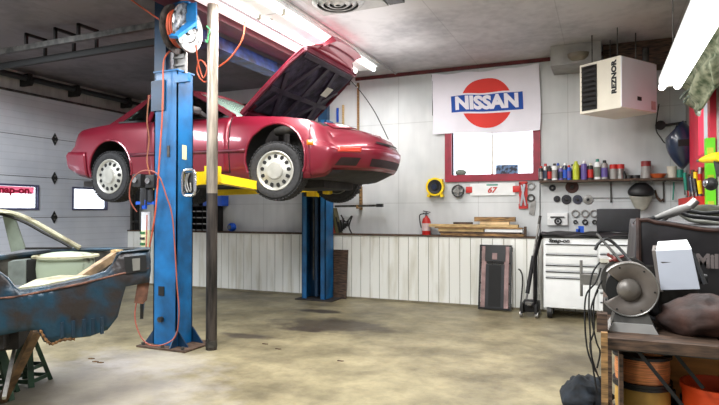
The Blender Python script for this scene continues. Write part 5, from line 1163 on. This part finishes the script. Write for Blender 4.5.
single('pliers', MB().tube([AY(607, 254, 2.85), AY(622, 263, 2.85)], .008, 6).tube([AY(609, 261, 2.85), AY(624, 256, 2.85)], .007, 6).sphere(AY(616, 259, 2.84), .014), mat('red_brown_handles', s(120, 50, 45), .5), 'small red handled pliers lying on top of the vise', 'pliers')
# draped welder cover
X0, X1, Y0, Y1, Z1 = .15, XR-.02, 3.02, 3.9, 1.262
wd_ = MB()
def front(u, v):
    x = X0+(X1-X0)*u; z = Z1-(Z1-BZ)*v; return V((x+.0, Y0-.03*v-.016*math.sin(16*u+2)*v-.012*math.sin(7*v+5*u), z+.018*math.sin(9*u+1)*(1-v)+(.012 if u < .06 else 0)))
def side(u, v):
    y = Y0+(Y1-Y0)*u; z = Z1-(Z1-BZ)*v; return V((X0-.03*v-.012*math.sin(15*u)*v, y, z+.012*math.sin(9*u)*(1-v)))
def topf(u, v):
    return V((X0+(X1-X0)*u, Y0+(Y1-Y0)*v, Z1+.018*math.sin(9*u+1)*(1-v)+.012*math.sin(8*v+4*u)*v))
wd_.grid(front, 36, 20); wd_.grid(side, 24, 16); wd_.grid(topf, 30, 16)
wc = thing('welder', 'welding machine under a black vinyl cover at the back of the bench', 'welder', (.55, 3.4, BZ))
build('cover', wd_, 'vinyl', wc, solid=.008, smooth=60)
build('body', MB().box((X0+.05, Y0+.06, BZ), (X1-.05, Y1-.05, Z1-.03)), 'black', wc, smooth=0)
build('cover_hem', MB().tube([front(0, k/10)+V((-.0, -.006, 0)) for k in range(11)], .012, 6).tube([front(k/20, .02)+V((0, -.008, 0)) for k in range(21)], .010, 6), 'leather', wc)
lp = AY(709.5, 262, Y0-.07); build('lettering', place(text_mb('Mill', .085, .001, .004, .85), (lp.x+.0, Y0-.06, lp.z), (1, 0, 0), (0, 0, 1)), mat('worn_grey_print', s(120, 110, 108), .7), wc, smooth=0)
# tilted pale guard
q = [AY(661, 290, 2.74), AY(700, 289, 2.74), None, AY(656, 251, 2.80)]
q[2] = q[3]+(q[1]-q[0])*.94
t = thing('belt_sander', 'tilted belt sander with a pale grey square face behind the leather', 'sander', (q[0].x+.09, 2.78, BZ))
build('face_plate', MB().prism(q, (0, .02, .004)), 'guardgrey', t, smooth=0)
build('top_lip', MB().prism([q[3], q[2], q[2]+V((-.01, .06, .035)), q[3]+V((.012, .06, .035))], (0, .004, .004)), 'white', t, smooth=0)
build('side_housing', MB().prism([q[0]+V((-.01, .02, -.01)), q[3]+V((-.015, .02, 0)), q[3]+V((-.005, .09, .02)), q[0]+V((-.0, .09, -.01))], (.02, 0, 0)), 'gdisc', t, smooth=0)
build('drum', MB().cyl(q[3]+V((.0, .05, -.02)), q[2]+V((0, .05, -.02)), .03, 20).box((q[0].x+.0, 2.78, BZ), (q[1].x, 2.86, q[0].z+.12), bev=.01), 'dsteel', t)
build('side_knob', MB().cyl(q[2]+V((.035, .03, -.13)), q[2]+V((.06, .03, -.13)), .022, 16).bar(q[2]+V((.005, 0, -.02)), q[1]+V((.02, 0, .02)), .012, .012), 'black', t)
# crumpled leather
jc = AY(697, 312, 2.62)
m_ = MB().sphere((0, 0, 0), 1, 36, 22)
vv = []
for v in m_.v:
    r = 1+.16*noise.noise(v*2.0+V((3, 1, 2)))+.07*noise.noise(v*5)
    p = V((v.x*.17*r, v.y*.14*r, v.z*.085*r)); p.z = max(p.z+.075*(1 if p.x > -.05 else .8), 0); vv.append(V((jc.x+.03, 2.64, BZ))+p)
m_.v = vv; single('leather_jacket', m_, 'leather', 'crumpled dark brown leather jacket lying on the bench front', 'jacket', smooth=80)
# cables on bench
for pts, r_, l in (([(644, 312), (652, 318), (668, 322), (690, 328), (722, 334)], .008, 'black cable curving across the bench top under the leather'), ([(640, 304), (655, 309), (668, 318), (676, 323)], .005, 'thin black cable right behind the grinder foot')):
    single('power_cable', MB().tube(bez([AZ(x, y, BZ+r_+.002) for x, y in pts]), r_, 6), 'vblack', l, 'cable')
# die grinder lying on the welder cover
a = AY(655, 221, 3.1); b = AY(690, 206, 3.1)
t = thing('air_grinder', 'pale grey air grinder lying on top of the welder cover', 'grinder', ((a.x+b.x)/2, 3.1, Z1))
a = V((a.x, 3.1, Z1+.03)); b = V((b.x, 3.12, Z1+.085))
build('body', MB().tube([a, a.lerp(b, .3), a.lerp(b, .75), b], [.008, .015, .02, .017], 14), 'ventgrey', t); build('head', MB().cyl(b, b+V((.03, 0, .03)), .02, 12), 'steel', t); build('trigger', MB().bar(a.lerp(b, .25)+V((0, -.02, -.02)), a.lerp(b, .7)+V((0, -.025, -.02)), .01, .01), 'dsteel', t)
build('collet', MB().cyl(a-V((.03, 0, .01)), a, .012, 10), 'black', t)
for i, pts in enumerate([[(650, 222), (662, 217), (678, 212), (690, 216), (722, 219)], [(676, 211), (690, 220), (705, 222), (722, 224)], [(660, 224), (672, 214), (688, 211), (703, 213), (722, 212)]]):
    single('hose', MB().tube(bez([AY(x, y, 3.2+.1*i)+V((0, 0, .0)) for x, y in pts]), .010, 8), ['black', mat('pale_hose', s(105, 105, 96), .5), 'vblack'][i], ['black hose lying along the back of the welder cover', 'pale grey hose sagging across the welder cover', 'thick dark hose on the cover under the red bin'][i], 'hose')
p = AY(710, 215, 3.4); single('glove', MB().sphere((p.x, 3.5, Z1+.05), .11, 16, 10, sc=(1, .7, .45)), mat('olive_glove', s(62, 62, 46), .9, 0, .4, 10), 'olive green work cloth bundled on top of the welder cover', 'cloth', smooth=60)
# under the bench
def spool(z, r, h, mcore, mfl, label, x, y, nm='wire_spool'):
    t = thing(nm, label, 'spool', (x, y, z)); build('winding', MB().lathe([(r*.9, .012), (r*.93, h*.5), (r*.9, h-.012)], (x, y, z), (0, 0, 1), 32), mcore, t, smooth=60)
    for zz in (0, h-.012): build('flange', MB().lathe([(.03, zz), (r, zz), (r, zz+.012), (.03, zz+.012)], (x, y, z), (0, 0, 1), 32, closed=True), mfl, t)
    return t
cp_ = AY(642, 370, 2.74); sx_, sy_ = cp_.x, 2.74
spool(0, .14, .16, 'redp', 'redp', 'red reel at the bottom of the stack under the bench', sx_, sy_, 'cable_reel')
spool(.162, .135, .14, 'dsteel', 'black', 'dark reel second from the floor under the bench', sx_, sy_, 'cable_reel')
spool(.304, .135, .14, 'redp', 'redp', 'red rimmed reel just below the tan spool under the bench', sx_, sy_, 'cable_reel')
spool(.446, .118, .135, 'spool', 'black', 'tan spool in the stack under the bench', sx_, sy_)
spool(.583, .118, .125, 'copper', 'black', 'copper wire spool on top of the stack under the bench', sx_, sy_)
c_ = MB()
for k in range(3): c_.tube([(sx_+.03+.05*math.cos(a)+.01*k, sy_-.02+.05*math.sin(a), 0.72+.012*k) for a in [q_*math.pi/10 for q_ in range(20)]], .010, 6, closed=True)
single('copper_coil', c_, 'copper', 'loose copper coil lying on top of the copper spool', 'coil')
p = AY(715, 390, 2.75); t = thing('bucket', 'orange bucket under the right end of the bench', 'bucket', (p.x-.0, 2.68, 0))
build('pail', MB().lathe([(.001, 0), (.10, 0), (.13, .60), (.137, .60), (.137, .62), (.125, .62), (.10, .012), (.001, .012)], (p.x-.0, 2.68, 0), (0, 0, 1), 32), mat('orange_bucket', s(225, 75, 25), .5), t, smooth=50)
build('rubbish', MB().cyl((p.x-.0, 2.68, .52), (p.x-.0, 2.68, .535), .12, 24), 'dwood', t)
m_ = MB()
for k in range(14): a = AY(676+k*2.2, 400-((k*5) % 7)*2, 2.85); m_.bar(V((a.x, a.y, .0)), V((a.x+random.uniform(-.03, .03), a.y, a.z)), .02, .02)
tag(build('scrap_offcuts', m_, 'vblack'), 'dark bundle of metal scrap standing under the bench', 'scrap', kind='stuff')
# hanging cables at the bench corner
for i, pts in enumerate([[(600, 262), (592, 275), (589, 300), (590, 330), (592, 360), (597, 392)], [(601, 268), (596, 282), (586, 296), (585, 325), (588, 352), (596, 372)], [(602, 280), (594, 300), (594, 330), (590, 345), (594, 365), (602, 385)], [(598, 290), (591, 310), (596, 340), (600, 352), (597, 368)]]):
    single('hanging_cable', MB().tube(bez([AY(x, y, 2.55+.05*i) for x, y in pts]), .004, 6), 'vblack', 'thin black cable hanging off the left corner of the bench', 'cable', 'black cables hanging from the bench corner')
rg = AZ(585, 392, .10)
m_ = MB().sphere((0, 0, 0), 1, 30, 16); vv = []
for v in m_.v:
    r = 1+.35*noise.noise(v*2.2+V((1, 5, 2)))+.2*noise.noise(v*5.5)
    vv.append(V((rg.x+v.x*.16*r, rg.y+v.y*.24*r, max(.0, .06+v.z*.13*r))))
m_.v = vv; single('rag_pile', m_, 'rag', 'pile of blue black rags on the floor at the bench leg', 'rags', smooth=80)

# =================================================================== RIGHT WALL
# camouflage netting hung on the wall
m_ = MB()
def camo(u, v):
    y = 5.1+1.75*(1-u); z = 2.95-.68*v*(.55+.45*math.sin(2.2*u+.6))
    return V((XR-.13-.05*math.sin(9*u+4*v)-.04*math.sin(17*v+3*u), y, z+.03*math.sin(20*u)))
m_.grid(camo, 30, 24); nt_ = single('camouflage_net', m_, 'camo', 'olive camouflage cloth hanging over the top of the right window', 'cloth', solid=.02, smooth=50)
for pts in ([(696, 86), (686, 92), (680, 99)], [(700, 92), (688, 97), (684, 103)]): build('strap', MB().tube(bez([AX(x, y, XR-.12) if k == 0 else AY(x, y, 6.3) for k, (x, y) in enumerate(pts)]), .012, 6), 'greyp', nt_)
p = AX(714, 150, XR-.05)
t = thing('spirit_level', 'lime green spirit level standing upright on the right wall', 'level', (XR-.04, 6.05, 1.3))
build('body', MB().box((XR-.09, 5.98, 1.25), (XR-.015, 6.07, 2.0)), 'greenp', t, smooth=0)
for zz in (1.36, 1.60, 1.85): build('vial', MB().box((XR-.08, 5.976, zz), (XR-.03, 5.981, zz+.06)), 'lime', t, smooth=0)
p = AX(712, 157, XR-.12)
t = thing('cordless_drill', 'yellow cordless drill hanging beside the red window', 'drill', (XR-.12, 5.95, p.z-.15))
c_ = V((XR-.10, 5.55, p.z)); build('motor_housing', MB().tube([c_+V((.04, -.10, .0)), c_+V((.02, .0, 0)), c_+V((-.03, .12, 0)), c_+V((-.06, .22, -.0))], [.04, .045, .035, .018], 14), 'yellow', t)
build('grip', MB().bar(c_+V((.02, -.03, -.02)), c_+V((.04, -.05, -.16)), .045, .04), 'black', t); build('chuck', MB().cyl(c_+V((-.06, .22, 0)), c_+V((-.075, .27, 0)), .014, 12), 'steel', t)
p = AX(711, 184, XR-.14)
t = thing('safety_goggles', 'black safety goggles hanging on the right wall below the drill', 'goggles', (p.x, p.y, p.z-.06))
build('frame', MB().sphere(p, .1, 20, 12, sc=(.5, 1.0, .55)), 'vblack', t, smooth=60); build('lens', MB().sphere(p+V((-.03, -.0, .008)), .075, 16, 10, sc=(.4, .95, .5)), 'chrome', t, smooth=60)
# red tool bin with hand tools standing in it
p = AX(694, 207, XR-.1)
t = thing('tool_bin', 'red plastic tool bin fixed low on the right wall', 'bin', (XR-.08, 6.7, 1.36))
build('tray', MB().box((XR-.17, 6.15, 1.36), (XR-.001, 7.35, 1.37)).box((XR-.17, 6.15, 1.36), (XR-.16, 7.35, 1.47)).box((XR-.17, 6.15, 1.36), (XR-.001, 6.16, 1.47)).box((XR-.17, 7.34, 1.36), (XR-.001, 7.35, 1.47)), 'redp', t, smooth=0)
build('back_panel', MB().box((XR-.012, 6.15, 1.47), (XR-.001, 7.5, 1.78)), mat('red_pegboard', s(150, 50, 48), .6), t, smooth=0)
cols = ['yellow', 'redp', 'steel', 'dsteel', 'yellow', 'black', 'navy', 'dwood', 'steel', 'black', 'redp', 'yellow', 'teal', 'dsteel']
nms = ['yellow', 'red', 'steel', 'dark', 'yellow', 'black', 'blue', 'wooden', 'steel', 'black', 'red', 'yellow', 'green', 'dark']
for k in range(14):
    yy = 6.22+k*.083; h = .20+.14*((k*7) % 5)/4; b_ = V((XR-.09, yy, 1.372)); tp = V((XR-.09-.03+.02*(k % 3), yy+random.uniform(-.05, .05), 1.42+h))
    t = thing('hand_tool', '%s handled hand tool standing in the red bin, %s' % (nms[k], ['nearest', 'second nearest', 'third nearest', 'fourth from the near end', 'just before the middle', 'left of the blue handle', 'in the middle', 'past the middle', 'right after the wooden handle', 'two past the wooden handle', 'fourth from the far end', 'third from the far end', 'second from the far end', 'at the far end'][k]), 'tool', b_, 0, 'hand tools in the red bin')
    build('shaft', MB().cyl(b_, b_.lerp(tp, .6), .009, 8), 'steel', t); build('handle', MB().cyl(b_.lerp(tp, .5), tp, .019, 10), cols[k], t)
# clutter at the corner: hanging yellow pliers
for k, (px, py) in enumerate([(697, 178), (701, 183)]):
    p = AX(px, py, XR-.05); t = thing('pliers', ['yellow handled pliers hung above the red bin, farther pair', 'yellow handled pliers hung above the red bin, nearer pair'][k], 'pliers', p)
    build('handle', MB().tube(bez([p+V((-.03, -.08, .0)), p+V((-.03, 0, .03)), p+V((-.03, .08, .05))]), .014, 8), 'yellow', t); build('handle', MB().tube(bez([p+V((-.03, -.08, -.06)), p+V((-.03, 0, -.02)), p+V((-.03, .08, .05))]), .014, 8), 'yellow', t); build('jaws', MB().cyl(p+V((-.03, .08, .05)), p+V((-.03, .14, .07)), .012, 8), 'dsteel', t)
# snowmobile picture sticker and small items in the back window
a = AY(496, 176, 8.17); b = AY(518, 166, 8.17)
dcl = single('window_sticker', MB().box((a.x, 8.165, 1.865), (b.x, 8.17, 1.865+.13)), mat('blue_black_picture', s(90, 120, 160), .5, 0, .6, 22, col2=s(20, 22, 40), ramp=(.45, .55)), 'small blue and black picture at the bottom of the window', 'picture', smooth=0)
single('plastic_bag', MB().sphere((-1.93, 8.14, 1.90), .06, 14, 8, sc=(1.4, .5, .8)), 'greyp', 'crumpled clear bag in the lower left corner of the window', 'bag', smooth=60)
# =================================================================== LIGHT, SKY, CAMERA
def area(name, loc, sx, sy, e, col=(1, .98, .95), rot=(0, 0, 0)):
    l = bpy.data.lights.new(name, 'AREA'); l.shape = 'RECTANGLE'; l.size = sx; l.size_y = sy; l.energy = e; l.color = col
    o = bpy.data.objects.new(name, l); C.objects.link(o); o.location = loc; o.rotation_euler = rot; return o
area('ceiling_lamp_or_fill', (-3.08, 5.9, 3.30), .3, 2.6, 120)
area('ceiling_lamp_or_fill', (-3.08, 3.4, 3.30), .3, 2.4, 110)
area('ceiling_lamp_or_fill', (-1.6, .6, 3.30), .5, 3.2, 260, (.95, .98, 1))  # unseen fill light added near the camera, without a fixture
area('ceiling_lamp_or_fill', (-5.8, .8, 3.30), .5, 3.0, 240, (.93, .96, 1))  # unseen fill light added to brighten the left area
area('ceiling_lamp_or_fill', (-1.2, 5.0, 3.40), .3, 2.4, 90)  # unseen fill light added overhead at right, without a fixture
area('bench_lamp', (.5, 4.0, 2.28), .12, 2.4, 30, (.95, .97, 1))
area('side_fill', (-6.3, 2.6, 3.35), .4, 2.0, 190, (.9, .95, 1))  # unseen fill light added to brighten the garage door
area('ceiling_upfill', (-2.5, 5.6, 3.05), 1.0, 2.8, 14, (1, .97, .95), (math.pi, 0, 0))  # added upward fill, brightens the ceiling beside the tubes
w = bpy.data.worlds.new('sky'); bpy.context.scene.world = w; w.use_nodes = True
bg = w.node_tree.nodes['Background']; bg.inputs[0].default_value = (.86, .92, 1, 1); bg.inputs[1].default_value = 4.0
cam = bpy.data.cameras.new('camera'); co = bpy.data.objects.new('camera', cam); C.objects.link(co)
cam.sensor_width = 36; cam.lens = 36*F/719; co.location = CAM; co.rotation_euler = (math.pi/2+PT, 0, AZ_)
cam.clip_start = .05
bpy.context.scene.camera = co
bpy.context.scene.view_settings.view_transform = 'Standard'
bpy.context.scene.view_settings.look = 'None'
